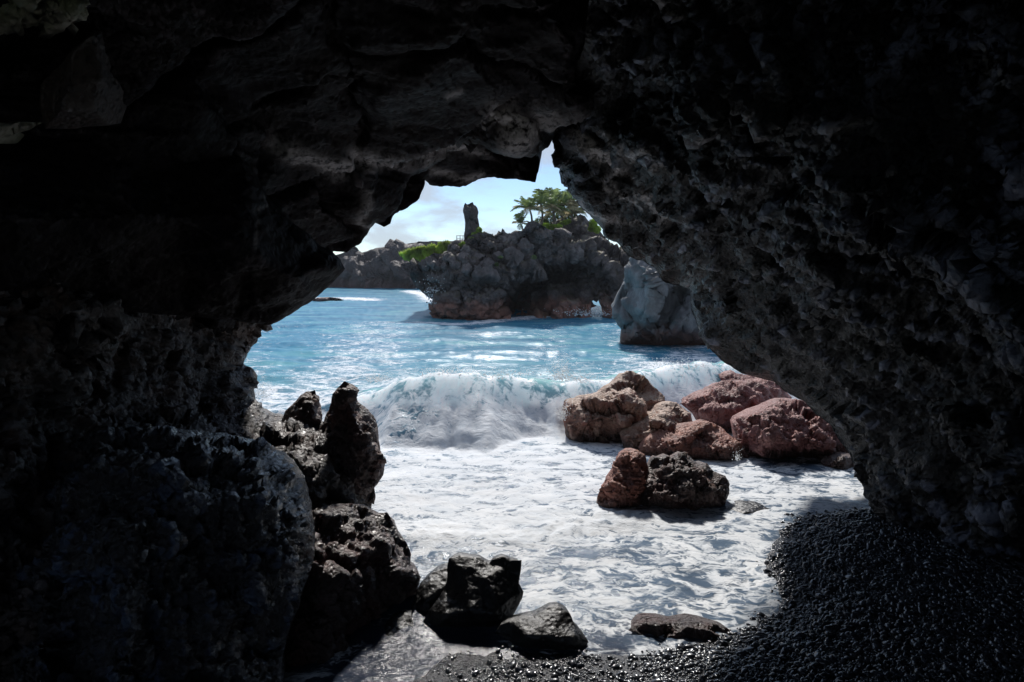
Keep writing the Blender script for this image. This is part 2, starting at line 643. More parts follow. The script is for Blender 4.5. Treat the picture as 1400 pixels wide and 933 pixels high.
# ---- ground: black sand and gravel
m, t, b = nodes('black_sand')
g = N(t, 'ShaderNodeNewGeometry')
n1 = N(t, 'ShaderNodeTexNoise', Scale=60.0, Detail=6.0, Roughness=.7)
n2 = N(t, 'ShaderNodeTexNoise', Scale=3.0, Detail=4.0)
v1 = N(t, 'ShaderNodeTexVoronoi', Scale=55.0)
for n in (n1, n2, v1):
    t.links.new(g.outputs['Position'], n.inputs['Vector'])
t.links.new(ramp(t, n1.outputs['Fac'], [(.35, (.012, .013, .017)), (.6, (.028, .03, .038)), (.75, (.07, .072, .084))]).outputs[0], b.inputs['Base Color'])
t.links.new(maprange(t, n2.outputs['Fac'], .35, .65, .14, .34), b.inputs['Roughness'])
bm = N(t, 'ShaderNodeBump', Strength=.8, Distance=.012)
t.links.new(math_(t, 'ADD', n1.outputs['Fac'], math_(t, 'MULTIPLY', v1.outputs['Distance'], -.9)), bm.inputs['Height'])
t.links.new(bm.outputs[0], b.inputs['Normal'])
M['sand'] = m

# ---- sea water with foam lying on it (attributes: foam, deep, streak)
m, t, b = nodes('sea_water')
Lk = t.links.new
g = N(t, 'ShaderNodeNewGeometry')
af = N(t, 'ShaderNodeAttribute', attribute_name='foam')
ad = N(t, 'ShaderNodeAttribute', attribute_name='deep')
aw = N(t, 'ShaderNodeAttribute', attribute_name='lift')
# body colour: turquoise deep water, dark over the black sand, pale green in the lifted wave
nb_ = N(t, 'ShaderNodeTexNoise', Scale=.35, Detail=5.0, Roughness=.6)
mpw = N(t, 'ShaderNodeMapping')
mpw.inputs['Scale'].default_value = (.45, 1.6, 1)
Lk(g.outputs['Position'], mpw.inputs['Vector'])
Lk(mpw.outputs[0], nb_.inputs['Vector'])
deepc = ramp(t, nb_.outputs['Fac'], [(.36, (.03, .175, .295)), (.52, (.055, .255, .395)), (.66, (.125, .375, .45))]).outputs[0]
shal = ramp(t, nb_.outputs['Fac'], [(.35, (.016, .021, .034)), (.65, (.045, .058, .088))]).outputs[0]
body = mixc(t, ad.outputs['Fac'], shal, deepc)
body = mixc(t, aw.outputs['Fac'], body, (.30, .56, .52))
# air stirred into the wash turns it milky
body = mixc(t, maprange(t, af.outputs['Fac'], .28, .72, 0, .6), body, (.20, .29, .40))
# lace pattern
mpf = N(t, 'ShaderNodeMapping')
mpf.inputs['Scale'].default_value = (1.0, 1.0, 0.35)
Lk(g.outputs['Position'], mpf.inputs['Vector'])
wn = N(t, 'ShaderNodeTexNoise', Scale=1.6, Detail=4.0, Roughness=.6)
Lk(mpf.outputs[0], wn.inputs['Vector'])
wv = N(t, 'ShaderNodeVectorMath', operation='SUBTRACT')
Lk(wn.outputs['Color'], wv.inputs[0])
wv.inputs[1].default_value = (.5, .5, .5)
ws = N(t, 'ShaderNodeVectorMath', operation='SCALE')
Lk(wv.outputs[0], ws.inputs[0])
ws.inputs['Scale'].default_value = 0.6
wa = N(t, 'ShaderNodeVectorMath', operation='ADD')
Lk(mpf.outputs[0], wa.inputs[0])
Lk(ws.outputs[0], wa.inputs[1])
mps = N(t, 'ShaderNodeMapping')
mps.inputs['Scale'].default_value = (.8, 1.5, 1.0)
Lk(wa.outputs[0], mps.inputs['Vector'])
vo = N(t, 'ShaderNodeTexVoronoi', feature='DISTANCE_TO_EDGE', Scale=2.3)
vo2 = N(t, 'ShaderNodeTexVoronoi', feature='DISTANCE_TO_EDGE', Scale=6.5)
fn = N(t, 'ShaderNodeTexNoise', Scale=2.4, Detail=9.0, Roughness=.66)
for n in (vo, vo2, fn):
    Lk(mps.outputs[0], n.inputs['Vector'])
def ridge_n(scale, dist, sharp, loc):
    mm = N(t, 'ShaderNodeMapping')
    mm.inputs['Location'].default_value = loc
    Lk(mps.outputs[0], mm.inputs['Vector'])
    nn = N(t, 'ShaderNodeTexNoise', Scale=scale, Detail=3.0, Roughness=.5, Distortion=dist)
    Lk(mm.outputs[0], nn.inputs['Vector'])
    a_ = math_(t, 'ABSOLUTE', math_(t, 'SUBTRACT', nn.outputs['Fac'], .5))
    return maprange(t, a_, 0.0, sharp, 1, 0)


web = maprange(t, vo.outputs['Distance'], 0.0, 0.20, 1, 0)
r1 = ridge_n(1.3, .7, .15, (3, 1, 0))
r2 = ridge_n(3.4, .8, .15, (9, 5, 0))
r3 = ridge_n(8.5, .6, .16, (2, 7, 0))
pat = math_(t, 'ADD', math_(t, 'ADD', math_(t, 'MULTIPLY', r1, .22), math_(t, 'MULTIPLY', r2, .25)),
            math_(t, 'ADD', math_(t, 'MULTIPLY', r3, .22), math_(t, 'ADD', math_(t, 'MULTIPLY', web, .12), math_(t, 'MULTIPLY', maprange(t, fn.outputs['Fac'], .3, .7), .23))))
# falling strands on the face of the breaker
mpx = N(t, 'ShaderNodeMapping')
mpx.inputs['Scale'].default_value = (4.6, 2.4, 2.6)
Lk(g.outputs['Position'], mpx.inputs['Vector'])
fib = N(t, 'ShaderNodeTexNoise', Scale=1.0, Detail=8.0, Roughness=.65, Distortion=1.1)
Lk(mpx.outputs[0], fib.inputs['Vector'])
fibm = maprange(t, fib.outputs['Fac'], .28, .72)
pm = N(t, 'ShaderNodeMix', data_type='FLOAT')
Lk(maprange(t, aw.outputs['Fac'], .36, .6, 0, .55), pm.inputs[0]); Lk(pat, pm.inputs[2]); Lk(fibm, pm.inputs[3])
pat = pm.outputs[0]
thr = math_(t, 'SUBTRACT', 1.13, math_(t, 'MULTIPLY', af.outputs['Fac'], .84))
dif = math_(t, 'SUBTRACT', pat, thr)
mask = maprange(t, dif, -.22, .18)
fcol = ramp(t, fn.outputs['Fac'], [(.3, (.72, .77, .82)), (.6, (.88, .90, .92))]).outputs[0]
Lk(mixc(t, mask, body, fcol), b.inputs['Base Color'])
Lk(math_(t, 'MAXIMUM', maprange(t, mask, 0, 1, 0, .75), maprange(t, ad.outputs['Fac'], 0, 1, .11, .26)), b.inputs['Roughness'])
b.inputs['IOR'].default_value = 1.33
Lk(maprange(t, ad.outputs['Fac'], 0, 1, .10, .09), b.inputs['Specular IOR Level'])
# aerated water in the breaker scatters light through
Lk(math_(t, 'MULTIPLY', maprange(t, aw.outputs['Fac'], .36, .6, 0, 1.0), 1.0), b.inputs['Subsurface Weight'])
b.inputs['Subsurface Radius'].default_value = (.8, 1.0, 1.0)
b.inputs['Subsurface Scale'].default_value = 1.4
wb = N(t, 'ShaderNodeTexNoise', Scale=2.6, Detail=7.0, Roughness=.62)
mpb = N(t, 'ShaderNodeMapping')
mpb.inputs['Scale'].default_value = (.6, 1.3, 1)
Lk(g.outputs['Position'], mpb.inputs['Vector'])
Lk(mpb.outputs[0], wb.inputs['Vector'])
bub = N(t, 'ShaderNodeTexNoise', Scale=14.0, Detail=6.0, Roughness=.65)
Lk(g.outputs['Position'], bub.inputs['Vector'])
hw = math_(t, 'MULTIPLY', wb.outputs['Fac'], .5)
hf = math_(t, 'ADD', math_(t, 'MULTIPLY', bub.outputs['Fac'], .16), math_(t, 'MULTIPLY', pat, .16))
mh = N(t, 'ShaderNodeMix', data_type='FLOAT')
Lk(mask, mh.inputs[0]); Lk(hw, mh.inputs[2]); Lk(hf, mh.inputs[3])
bm = N(t, 'ShaderNodeBump', Strength=.6, Distance=.13)
Lk(math_(t, 'MULTIPLY', mh.outputs[0], maprange(t, aw.outputs['Fac'], 0.2, .8, 1, .35)), bm.inputs['Height'])
Lk(bm.outputs[0], b.inputs['Normal'])
M['water'] = m
M['spray'] = plain('spray_white', (.95, .96, .96), .7, .02, 8.0, .6)

# ------------------------------------------------------------------ ground
SHORE_PX = [(2200, 700), (1500, 702), (1300, 700), (1207, 699), (1150, 699), (1086, 709), (1057, 732), (1046, 757), (1043, 780), (1058, 808), (1066, 832),
            (1020, 857), (960, 873), (900, 884), (840, 888), (760, 888), (690, 888), (620, 893), (575, 915), (480, 1020), (300, 1150)]
SH = np.array([G(a, c, 0.05)[:2] for a, c in SHORE_PX])
SHP = np.vstack([SH, [(-6, 2.2), (-14, -2), (-14, -14), (30, -14), (30, SH[0, 1])]])


def shore_d(xy):
    """signed distance to the waterline: positive on the beach"""
    d = seg_dist(SH, xy, closed=False)
    return np.where(inside(SHP, xy), d, -d)


def ground_z(xy):
    d = shore_d(xy)
    q = np.stack([xy[:, 0], xy[:, 1], np.zeros(len(xy))], -1)
    right = sstep(0.4, 2.4, xy[:, 0])
    z = np.where(d > 0, 0.05 + (0.085 + 0.085 * right) * d, 0.05 + 0.075 * d)
    z = z + 0.13 * sstep(0.0, 0.7, d) * right
    z = np.maximum(z, -1.6)
    return z + (.010 + 0.025 * right) * fbm(q * 0.9, 3) * sstep(-.3, .6, d) + 0.012 * fbm(q * 5, 3) * sstep(-.6, .2, d)


def ground_hit(px, py):
    """where the line of sight through a pixel meets the beach"""
    Y = np.linspace(2.5, 14, 1200)
    p = P(np.full(1200, px), np.full(1200, py), Y)
    k = np.argmax(p[:, 2] < ground_z(p[:, :2]))
    return p[k] if p[k, 2] < ground_z(p[k:k + 1, :2])[0] else G(px, py, 0)


xs = np.concatenate([np.linspace(-400, -16, 12), np.arange(-14, 14.01, .07), np.linspace(16, 400, 12)])
ys = np.concatenate([np.linspace(-40, -13, 5), np.arange(-12, 2, .3), np.arange(2, 13, .06), np.arange(13, 60, 2.5), np.array([80, 150, 400, 1200, 3500])])
gx, gy = np.meshgrid(xs, ys)
xy = np.stack([gx.ravel(), gy.ravel()], -1)
gz = ground_z(xy)
nx, ny = len(xs), len(ys)
idx = np.arange(nx * ny).reshape(ny, nx)
quads = np.stack([idx[:-1, :-1], idx[:-1, 1:], idx[1:, 1:], idx[1:, :-1]], -1).reshape(-1, 4)
put('beach', new_mesh('beach', np.column_stack([xy, gz]), quads), M['sand'], kind='structure')

# ------------------------------------------------------------------ sea
def idw(ctrl, q, p=2.2):
    c = np.array(ctrl, float)
    out = np.zeros(len(q))
    for s in range(0, len(q), 40000):
        d2 = ((q[s:s + 40000, None] - c[None, :, :2]) ** 2).sum(2) + 60
        wt = d2 ** (-p / 2)
        out[s:s + 40000] = (wt * c[None, :, 2]).sum(1) / wt.sum(1)
    return out


rows = []
y = 369.35
while y < 1010:
    rows.append(y)
    d = y - 369
    y += 0.25 + 0.022 * d if d < 60 else (1.15 if d < 260 else 2.4)
rows = np.array(rows)
cols = np.concatenate([np.linspace(-3600, -300, 30), np.linspace(-240, 300, 40), np.arange(306, 1240, 1.9), np.linspace(1250, 1500, 30), np.linspace(1600, 5000, 30)])
cx, cy = np.meshgrid(cols, rows)
PX, PY = cx.ravel(), cy.ravel()
W = G(PX, PY, 0.0)
X, Yw = W[:, 0].copy(), W[:, 1].copy()
xyw = np.stack([X, Yw], -1)
near = Yw < 130
sd_ = np.full(len(X), -60.0)
sd_[near] = shore_d(xyw[near])
q0 = np.stack([X, Yw, np.zeros(len(X))], -1)

# swell and chop, dying out into the swash
amp = sstep(8.5, 15, Yw) * (1 - .6 * sstep(60, 500, Yw))
H = amp * (0.10 * fbm(q0 * (.16, .34, 1), 3) + 0.075 * fbm(q0 * (.5, 1.0, 1) + 5, 4) + .022 * fbm(q0 * (2.2, 3.2, 1) + 9, 2))

# the breaker: crest line, height and where the white water falls
cr_px = [(250, 552, 12.6, .22), (350, 548, 12.8, .25), (440, 536, 13.2, .38), (510, 522, 13.0, .62), (545, 514, 12.8, .90), (600, 507, 12.7, 1.06), (660, 508, 12.8, 1.02), (720, 513, 13.1, .88),
         (780, 518, 13.5, .74), (840, 512, 14.1, .70), (900, 500, 14.8, .80), (960, 490, 15.6, .82), (1010, 488, 16.2, .8), (1120, 490, 17, .7), (1300, 490, 18, .4)]
cX = np.array([(a - 700) / F * c for a, _, c, _ in cr_px])
cY = np.array([c for _, _, c, _ in cr_px])
cA = np.array([d for _, _, _, d in cr_px])
Yc = np.interp(X, cX, cY) + .26 * fbm(np.stack([X * .9, X * 0, X * 0 + 3], -1), 3)
A = np.interp(X, cX, cA) * (1 + .10 * fbm(np.stack([X * 1.7, X * 0, X * 0 + 8], -1), 3))
A = A * sstep(-9, -5, X) * (1 - sstep(6, 10, X))
s = Yw - Yc
wf = (0.72 + 0.95 * A) * (1 + .30 * fbm(np.stack([X * 1.4, X * 0 + 4, X * 0], -1), 3))
tt = np.clip(-s / wf, 0, 1)
face = np.where(s < 0, (1 - tt) ** 1.65, np.exp(-(s / 2.4) ** 2))
bump = A * face
onface = (s < .25) & (s > -wf)
H = H * (1 - .5 * face * (s < 1)) + bump
# forward roll of the breaking part
roll = np.where(s < 0, np.sin(np.pi * np.clip(tt, 0, 1)), 0) * A
Yd = Yw - .28 * roll * sstep(.5, .9, A)
X2 = X.copy()
q1 = np.stack([X, Yw, H], -1)
lump = sstep(.35, .9, A) * np.exp(-((s + .45) / .55) ** 2)
H = H + lump * .045 * fbm(q1 * (3.2, 2.0, 2.0), 4)
Yd = Yd - lump * .05 * fbm(q1 * (4, 2, 2.5) + 31, 4)
# a second, lower swell behind
s2 = Yw - (Yc + 4.5)
H = H + .22 * np.exp(-(s2 / 1.3) ** 2) * sstep(-9, -4, X) * (1 - sstep(3, 7, X)) * (.6 + .6 * fbm(np.stack([X * .5, X * 0, X * 0], -1), 2))

# foam cover, laid out on the flat sea
ctrl = [(350, 395, .0), (440, 420, .06), (400, 480, .08), (600, 460, .05), (800, 470, .05), (700, 440, .05), (380, 520, .25), (370, 545, .82), (420, 552, .8), (470, 540, .55), (520, 560, .88), (540, 600, .86),
        (520, 520, .35), (600, 490, .06), (700, 492, .06), (820, 488, .2), (900, 505, .85), (960, 505, .9), (1000, 500, .8), (900, 480, .2), (980, 472, .15),
        (600, 640, .80), (640, 625, .84), (700, 630, .80), (760, 620, .86), (560, 660, .92), (620, 665, .78), (680, 655, .74), (740, 660, .80), (780, 640, .84), (820, 610, .85), (840, 640, .7),
        (540, 700, .9), (600, 700, .93), (660, 700, .92), (720, 690, .90), (780, 690, .88), (800, 660, .75), (760, 720, .95), (700, 735, .97), (640, 745, .97), (600, 750, .97), (820, 740, .9),
        (850, 715, .85), (900, 720, .8), (950, 715, .75), (1000, 720, .72), (1040, 670, .8), (1010, 650, .85), (1060, 690, .75), (1100, 665, .74), (1150, 660, .72), (1180, 680, .66), (1060, 640, .45), (1100, 640, .35), (1140, 650, .55),
        (580, 772, .55), (640, 772, .5), (700, 772, .45), (745, 780, .62), (800, 770, .68), (860, 765, .66), (920, 760, .64), (980, 750, .66), (1020, 740, .70), (1010, 775, .72),
        (760, 810, .66), (800, 800, .60), (850, 800, .68), (900, 810, .70), (950, 800, .52), (1000, 800, .40), (740, 830, .82), (800, 840, .70), (850, 825, .74), (900, 835, .66), (960, 830, .62), (1040, 825, .72), (1000, 850, .62),
        (820, 870, .5), (860, 860, .4), (900, 880, .42), (940, 885, .3), (780, 905, .18), (840, 915, .2), (720, 905, .22), (620, 880, .12), (580, 900, .06), (560, 860, .0), (540, 900, .0), (600, 930, .0), (640, 920, .15), (520, 930, .1), (960, 920, .1),
        (1080, 760, .2), (1090, 850, .2), (1200, 720, .2), (-200, 560, .8), (-200, 480, .1), (-200, 700, .8), (1400, 480, .1), (1400, 520, .7), (-300, 400, 0), (1600, 400, 0), (700, 400, 0.02)]
foam = idw(ctrl, np.stack([PX, PY], -1))
foam = np.where(Yw > 40, np.minimum(foam, .04), foam)
stk = fbm(np.stack([X * 2.2, s * .7, np.zeros(len(X))], -1) + 3, 4)
wave_f = sstep(.28, .62, A)
ff = np.where(s < 0, .84 + .30 * tt + .20 * stk, .80 - .55 * sstep(0, 1.3, s) + .3 * stk)
inw = (s < 1.6) & (s > -wf * 1.12)
green = np.exp(-((X + 1.85) / .55) ** 2) * np.exp(-((tt - .62) / .35) ** 2) * (s < 0)
ff = ff - .40 * green
ff = ff - .25 * np.exp(-((X - .2) / .7) ** 2) * np.exp(-((s - .05) / .3) ** 2)
foam = np.where(inw, foam * (1 - wave_f) + ff * wave_f, foam)
foam = np.maximum(foam, wave_f * .95 * np.exp(-((s + wf * 1.1) / .35) ** 2))
foam += (.10 * fbm(q0 * (1.1, 1.5, 1) + 77, 3) + .09 * fbm(q0 * (.5, .9, 1) + 33, 2)) * (Yw < 30)
foam += (.03 * sstep(.35, 1.0, fbm(q0 * (.55, 1.3, 1) + 50, 4))) * sstep(15, 22, Yw) * (Yw < 120)


def foam_line(pts, wd, val):
    global foam
    l = np.array([G(a, c)[:2] for a, c in pts])
    lo = l.min(0) - 3 * wd
    hi = l.max(0) + 3 * wd
    k = np.where((X > lo[0]) & (X < hi[0]) & (Yw > lo[1]) & (Yw < hi[1]))[0]
    d = seg_dist(l, xyw[k], closed=False)
    foam[k] = np.maximum(foam[k], val * np.exp(-(d / wd) ** 2) * (1 + .35 * fbm(q0[k] * 1.1, 3)))


foam_line([(425, 409), (470, 407.5), (500, 410)], 2.2, 1.0)
foam_line([(560, 398), (585, 404), (598, 412)], 1.6, .95)
foam_line([(455, 392.5), (520, 393), (575, 393)], 3.0, .9)
foam_line([(575, 441), (600, 443), (640, 443.5), (690, 437), (735, 434), (790, 431), (840, 431)], .9, .95)
foam_line([(690, 437), (730, 434)], .8, .9)
foam_line([(848, 468), (890, 471), (960, 472)], .3, .6)
foam_line([(505, 522), (520, 520)], .25, .85)
foam = np.clip(foam, 0, 1)
deep = sstep(-2.5, -8.5, sd_) if False else 1 - sstep(-7.5, -2.8, sd_)
deep = np.where(Yw > 10.8, np.maximum(deep, sstep(10.6, 12.2, Yw)), deep)
lift = np.clip(wave_f * face * (s < 1.2) * (.35 + .9 * np.clip(A * face, 0, 1)), 0, .95)
lift = np.maximum(lift, .32 * sstep(24, 13, Yw) * sstep(12.4, 13.4, Yw) * (X < 0) if False else 0)
tq = .34 * (1 - sstep(14.5, 26, Yw)) * sstep(12, 14, Yw)
lift = np.maximum(lift, tq)

# swash level and raised foam
lvl = 0.05 * sstep(14, 9, Yw) if False else 0.055 * (1 - sstep(9, 14, Yw))
H = H + lvl
swz = sstep(-8, -4, sd_) * (Yw < 12.2)
H = H + swz * (.055 * fbm(q0 * (.7, 1.3, 1) + 12, 3))* sstep(-.1, -1.2, sd_) if False else H + swz * .028 * fbm(q0 * (.7, 1.3, 1) + 12, 3) * (1 - sstep(-1.3, -.2, sd_))
fr = sstep(.55, .95, foam) * (Yw < 13)
H = H + fr * (.010 + .006 * np.abs(fbm(q0 * 4.5, 4)) + .012 * fbm(q0 * (.9, 1.8, 1), 3))
bank = np.array([G(a, c)[:2] for a, c in [(585, 740), (640, 742), (700, 744), (760, 735), (830, 722), (860, 715)]])
bk = np.zeros(len(X))
k = np.where((Yw < 9) & (Yw > 4))[0]
bk[k] = np.exp(-(seg_dist(bank, xyw[k], closed=False) / .34) ** 2)
H = H + bk * (.04 + .04 * np.abs(fbm(q0 * 3.6 + 4, 4)))
foam = np.clip(np.maximum(foam, bk * 1.0), 0, 1)

nr, ncol = len(rows), len(cols)
idx = np.arange(nr * ncol).reshape(nr, ncol)
quads = np.stack([idx[:-1, :-1], idx[1:, :-1], idx[1:, 1:], idx[:-1, 1:]], -1).reshape(-1, 4)
me = new_mesh('sea', np.column_stack([X2, Yd, H]), quads)
for nm, ar in (('foam', foam), ('deep', deep), ('lift', lift)):
    at = me.attributes.new(nm, 'FLOAT', 'POINT')
    at.data.foreach_set('value', ar.astype(np.float32))
put('sea', me, M['water'], kind='structure')

# spray thrown up along the breaker: small drops, joined
OCT = np.array([(1, 0, 0), (-1, 0, 0), (0, 1, 0), (0, -1, 0), (0, 0, 1), (0, 0, -1)], float)
OCF = np.array([(0, 2, 4), (2, 1, 4), (1, 3, 4), (3, 0, 4), (2, 0, 5), (1, 2, 5), (3, 1, 5), (0, 3, 5)])


def drops(name, clouds, kind='stuff'):
    pv, pf, n0 = [], [], 0
    for (px, py, Y, sx, sz, n, r) in clouds:
        c = P(px, py, Y)
        for _ in range(n):
            h = abs(RNG.normal()) * sz
            p = c + np.array([RNG.normal() * sx * (.35 + .65 * h / max(sz, .01) * .6), RNG.normal() * sx * .5, h - sz * .2])
            rr = r * (.35 + .65 * RNG.random()) * math.exp(-.5 * h / max(sz, .01))
            pv.append(p + OCT * rr * RNG.uniform(.6, 1.4, 3))
            pf.append(OCF + n0)
            n0 += 6
    put(name, new_mesh(name, np.vstack(pv), np.vstack(pf)), M['spray'], kind=kind)


drops('spray', [(766, 515, 13.15, .20, .30, 420, .016), (772, 505, 13.15, .12, .24, 160, .012), (790, 520, 13.1, .4, .12, 300, .018), (610, 509, 12.9, .5, .05, 300, .016), (690, 512, 13, .6, .05, 260, .016),
                (515, 520, 13, .22, .10, 260, .018), (357, 540, 13, .22, .28, 260, .02), (930, 500, 15.4, .9, .10, 400, .022), (770, 570, 11.9, .10, .25, 300, .018), (1008, 628, 10.1, .06, .10, 120, .012),
                (595, 412, 41, .5, .9, 260, .07), (800, 430, 41, 1.6, .25, 260, .06)])

# ------------------------------------------------------------------ far land
def nz(scale, amp_, octv=4, ridged=False, off=0.0, gain=.5, st=(1, 1, 1)):
    st = np.array(st, float)
    return lambda p: amp_ * (fbm(p * scale * st + off, octv, gain, ridged) - (.6 if ridged else 0))


def crack(scale, amp_, off=0.0, st=(1, 1, 1)):
    """facets split by joints: each cell its own height, the joints sunk"""
    st = np.array(st, float)

    def fn(p):
        q = p * scale * st + off
        q = q + .25 * np.stack([perlin(q * 1.7), perlin(q * 1.7 + 9), perlin(q * 1.7 + 21)], -1)
        f1, f2, idv = worley(q)
        return amp_ * ((idv % 16) / 16 - .5 - .8 * (1 - sstep(0, .18, f2 - f1)) + .3 * f1)
    return fn


def away(pts, Y):
    return [(a[0], a[1], Y + (a[2] if len(a) > 2 else 0)) for a in pts]


def veins(scale, amp_, off=0.0, st=(1, 1, 1), k=2.6, octv=3):
    """thin raised ridges over otherwise smooth rock"""
    st = np.array(st, float)

    def fn(p):
        q = p * scale * st + off
        q = q + .35 * np.stack([perlin(q * 1.3), perlin(q * 1.3 + 9), perlin(q * 1.3 + 21)], -1)
        o, a = 0, 1.0
        for _ in range(octv):
            o = o + a * np.clip(1 - k * np.abs(perlin(q)), 0, 1) ** 1.6
            a *= .55
            q = q * 1.9 + 7.7
        return amp_ * (o - .5)
    return fn


# headland across the bay (structure)
HY = 118.0
rock('headland', away([(300, 352), (380, 352), (430, 353), (460, 348), (482, 338), (486, 336), (494, 344), (506, 340), (522, 338), (540, 334), (563, 332), (585, 331), (608, 328), (640, 329), (700, 330), (760, 334), (760, 402, -4), (560, 402, -6), (520, 400, -6), (470, 399, -4), (380, 400, 0), (300, 400, 0)], HY),
     away([(480, 352, -3), (500, 360, -6), (478, 375, -7), (520, 350, -5), (540, 345, -4), (515, 378, -10), (545, 370, -12), (556, 358, -8), (600, 350, -6), (590, 375, -12), (640, 350, -5)], HY),
     M['headland'], step=3, jag=2.2, smooth=1, thick=30, disp=[facet(.2, 1.3), nz(.12, 1.6, 3), facet(.6, .5), nz(1, .4, 4, True)], fade=4, seed=3, kind='structure')

# the islet with the arch
IY = 42.0
isl_out = [(559, 374), (563, 367), (569, 362), (578, 356), (586, 351), (594, 345), (604, 346), (611, 343), (613, 335), (620, 331), (634, 331), (646, 322), (656, 319), (670, 320), (676, 324), (682, 321), (687, 315), (692, 319), (698, 320), (704, 316), (714, 317),
           (718, 310), (722, 305), (730, 303), (738, 306), (746, 311), (752, 314, .5), (775, 316, 1.5), (800, 322, 3), (815, 326, 4), (850, 340, 4), (905, 352, 4), (905, 440, 1), (838, 436, .5), (824, 434, .8),
           (823, 420, 1.2), (818, 409, 1.4), (811, 405, 1.4), (808, 414, 1.2), (810, 436, .6), (791, 437, 0), (759, 440, 0), (732, 441, 0), (690, 443, -.6), (654, 447, -1), (631, 447, -1.2), (602, 447, -1),
           (595, 440, -.4), (594, 412, .2), (581, 404, .5), (570, 395, .8), (564, 385, .9)]
isl_in = [(600, 360, -.4), (625, 350, -.2), (660, 340, .2), (690, 335, .6), (720, 330, .6), (745, 330, .8), (770, 332, 1.6), (620, 375, -1.2), (650, 385, -1.6), (680, 370, -1.2), (700, 360, -.6), (600, 400, -.6), (615, 420, -1.2), (650, 420, -1.6),
          (680, 405, -1.3), (684, 425, -1.0), (690, 425, 7.5), (690, 405, 10.0), (704, 388, 9.6), (699, 384, -.5), (716, 378, .0), (722, 386, 12.4), (741, 367, .6), (748, 378, 13.0), (769, 351, 1.0), (774, 362, 12.), (735, 410, 14.0), (710, 415, 13.0), (720, 434, 7), (760, 380, 14.0), (785, 370, 10), (790, 350, 1.4), (800, 380, 2.6),
          (820, 360, 1.6), (840, 375, 1.4), (830, 390, 2.2), (850, 400, 1.0), (835, 415, 1.0), (800, 398, 3.0), (780, 345, 1.2), (805, 340, 2)]
islet = rock('rock_islet', away(isl_out, IY), away(isl_in, IY), M['islet'], step=1.7, jag=1.6, smooth=0, thick=22, splay=True, disp=[facet(.55, .6, st=(1, 1, 1.3)), nz(.8, .32, 4, True, st=(.8, .8, 1.5)), facet(1.6, .26), nz(3.0, .13, 3, True, st=(.8, .8, 1.4))], fade=4, seed=5,
             label='black lava islet with a low sea arch and stacked boulders beyond the cave mouth', cat='islet')
# blocks lying on its face: parts
blocks = [('A', [(641, 375), (645, 365), (668, 352), (680, 360), (686, 370), (693, 380), (688, 385), (668, 390), (650, 395), (644, 388)], [(655, 378, -1.0), (672, 362, -1.0), (676, 378, -1.3)], -.9, True),
          ('B', [(689, 342), (700, 337), (708, 342), (715, 351), (713, 366), (700, 374), (692, 366), (687, 352)], [(700, 350, -.9), (706, 362, -1.1), (694, 360, -.8)], -.2, True),
          ('C', [(696, 332), (716, 327), (722, 329), (730, 338), (724, 347), (716, 347), (706, 338)], [(712, 336, -.5), (720, 342, -.5)], .3, True),
          ('D', [(604, 352), (611, 344), (622, 350), (623, 358), (612, 361), (605, 359)], [(613, 354, -.5)], -.7, False),
          ('E', [(622, 349), (632, 344), (643, 347), (645, 356), (636, 362), (625, 358)], [(634, 354, -.6)], -.9, False),
          ('F', [(586, 362), (595, 354), (603, 360), (604, 368), (592, 370)], [(595, 363, -.5)], -.6, False),
          ('G', [(613, 339), (622, 334), (630, 338), (629, 345), (618, 347)], [(622, 341, -.4)], -.2, False),
          ('H', [(645, 350), (655, 346), (666, 350), (664, 357), (650, 361)], [(655, 354, -.5)], -.6, False),
          ('I', [(672, 348), (682, 343), (690, 349), (688, 357), (677, 359)], [(681, 351, -.5)], -.4, False),
          ('J', [(655, 330), (668, 324), (684, 330), (688, 342), (672, 346), (658, 341)], [(670, 334, -.7)], .2, False),
          ('K', [(720, 318), (730, 308), (742, 314), (752, 326), (740, 334), (726, 332)], [(734, 320, -.5)], .6, False),
          ('L', [(726, 402), (737, 396), (750, 388), (768, 390), (782, 385), (794, 391), (800, 408), (806, 428), (800, 440), (760, 441), (735, 440), (724, 425)], [(750, 400, -1.2), (775, 402, -1.0), (745, 422, -1.5), (780, 424, -1.4)], 4.2, False),
          ('M', [(628, 364), (640, 358), (646, 366), (641, 380), (630, 378)], [(637, 368, -.5)], -1.3, False)]
for nm, ol, inn, dy, big in blocks:
    rock('boulder', away(ol, IY + dy - .2), away([(a, c, d) for a, c, d in inn], IY + dy - .2), M['slabs'] if nm not in 'LJK' else M['islet'], step=1.6, jag=.7, smooth=0 if big else 2, thick=1.6,
         disp=[facet(.9, .22), facet(2.4, .08), nz(3, .04, 3)], fade=2, seed=ord(nm), parent=islet)

# ragged skyline pinnacles on the islet
for i, (px, py, h, wd) in enumerate([(683, 323, 7, 6), (688, 322, 9, 5), (706, 322, 7, 7), (663, 323, 6, 8), (650, 324, 5, 6), (697, 324, 6, 5), (730, 308, 7, 8), (722, 311, 6, 5)]):
    rock('pinnacle', away([(px - wd, py + 5), (px - wd * .6, py - h * .4), (px - wd * .15, py - h), (px + wd * .35, py - h * .75), (px + wd * .8, py - h * .1), (px + wd, py + 5)], IY + .3), away([(px, py, -.3)], IY + .3),
         M['islet'], step=1.6, jag=1.0, smooth=0, thick=.8, disp=[nz(2, .08)], fade=3, seed=60 + i, parent=islet)

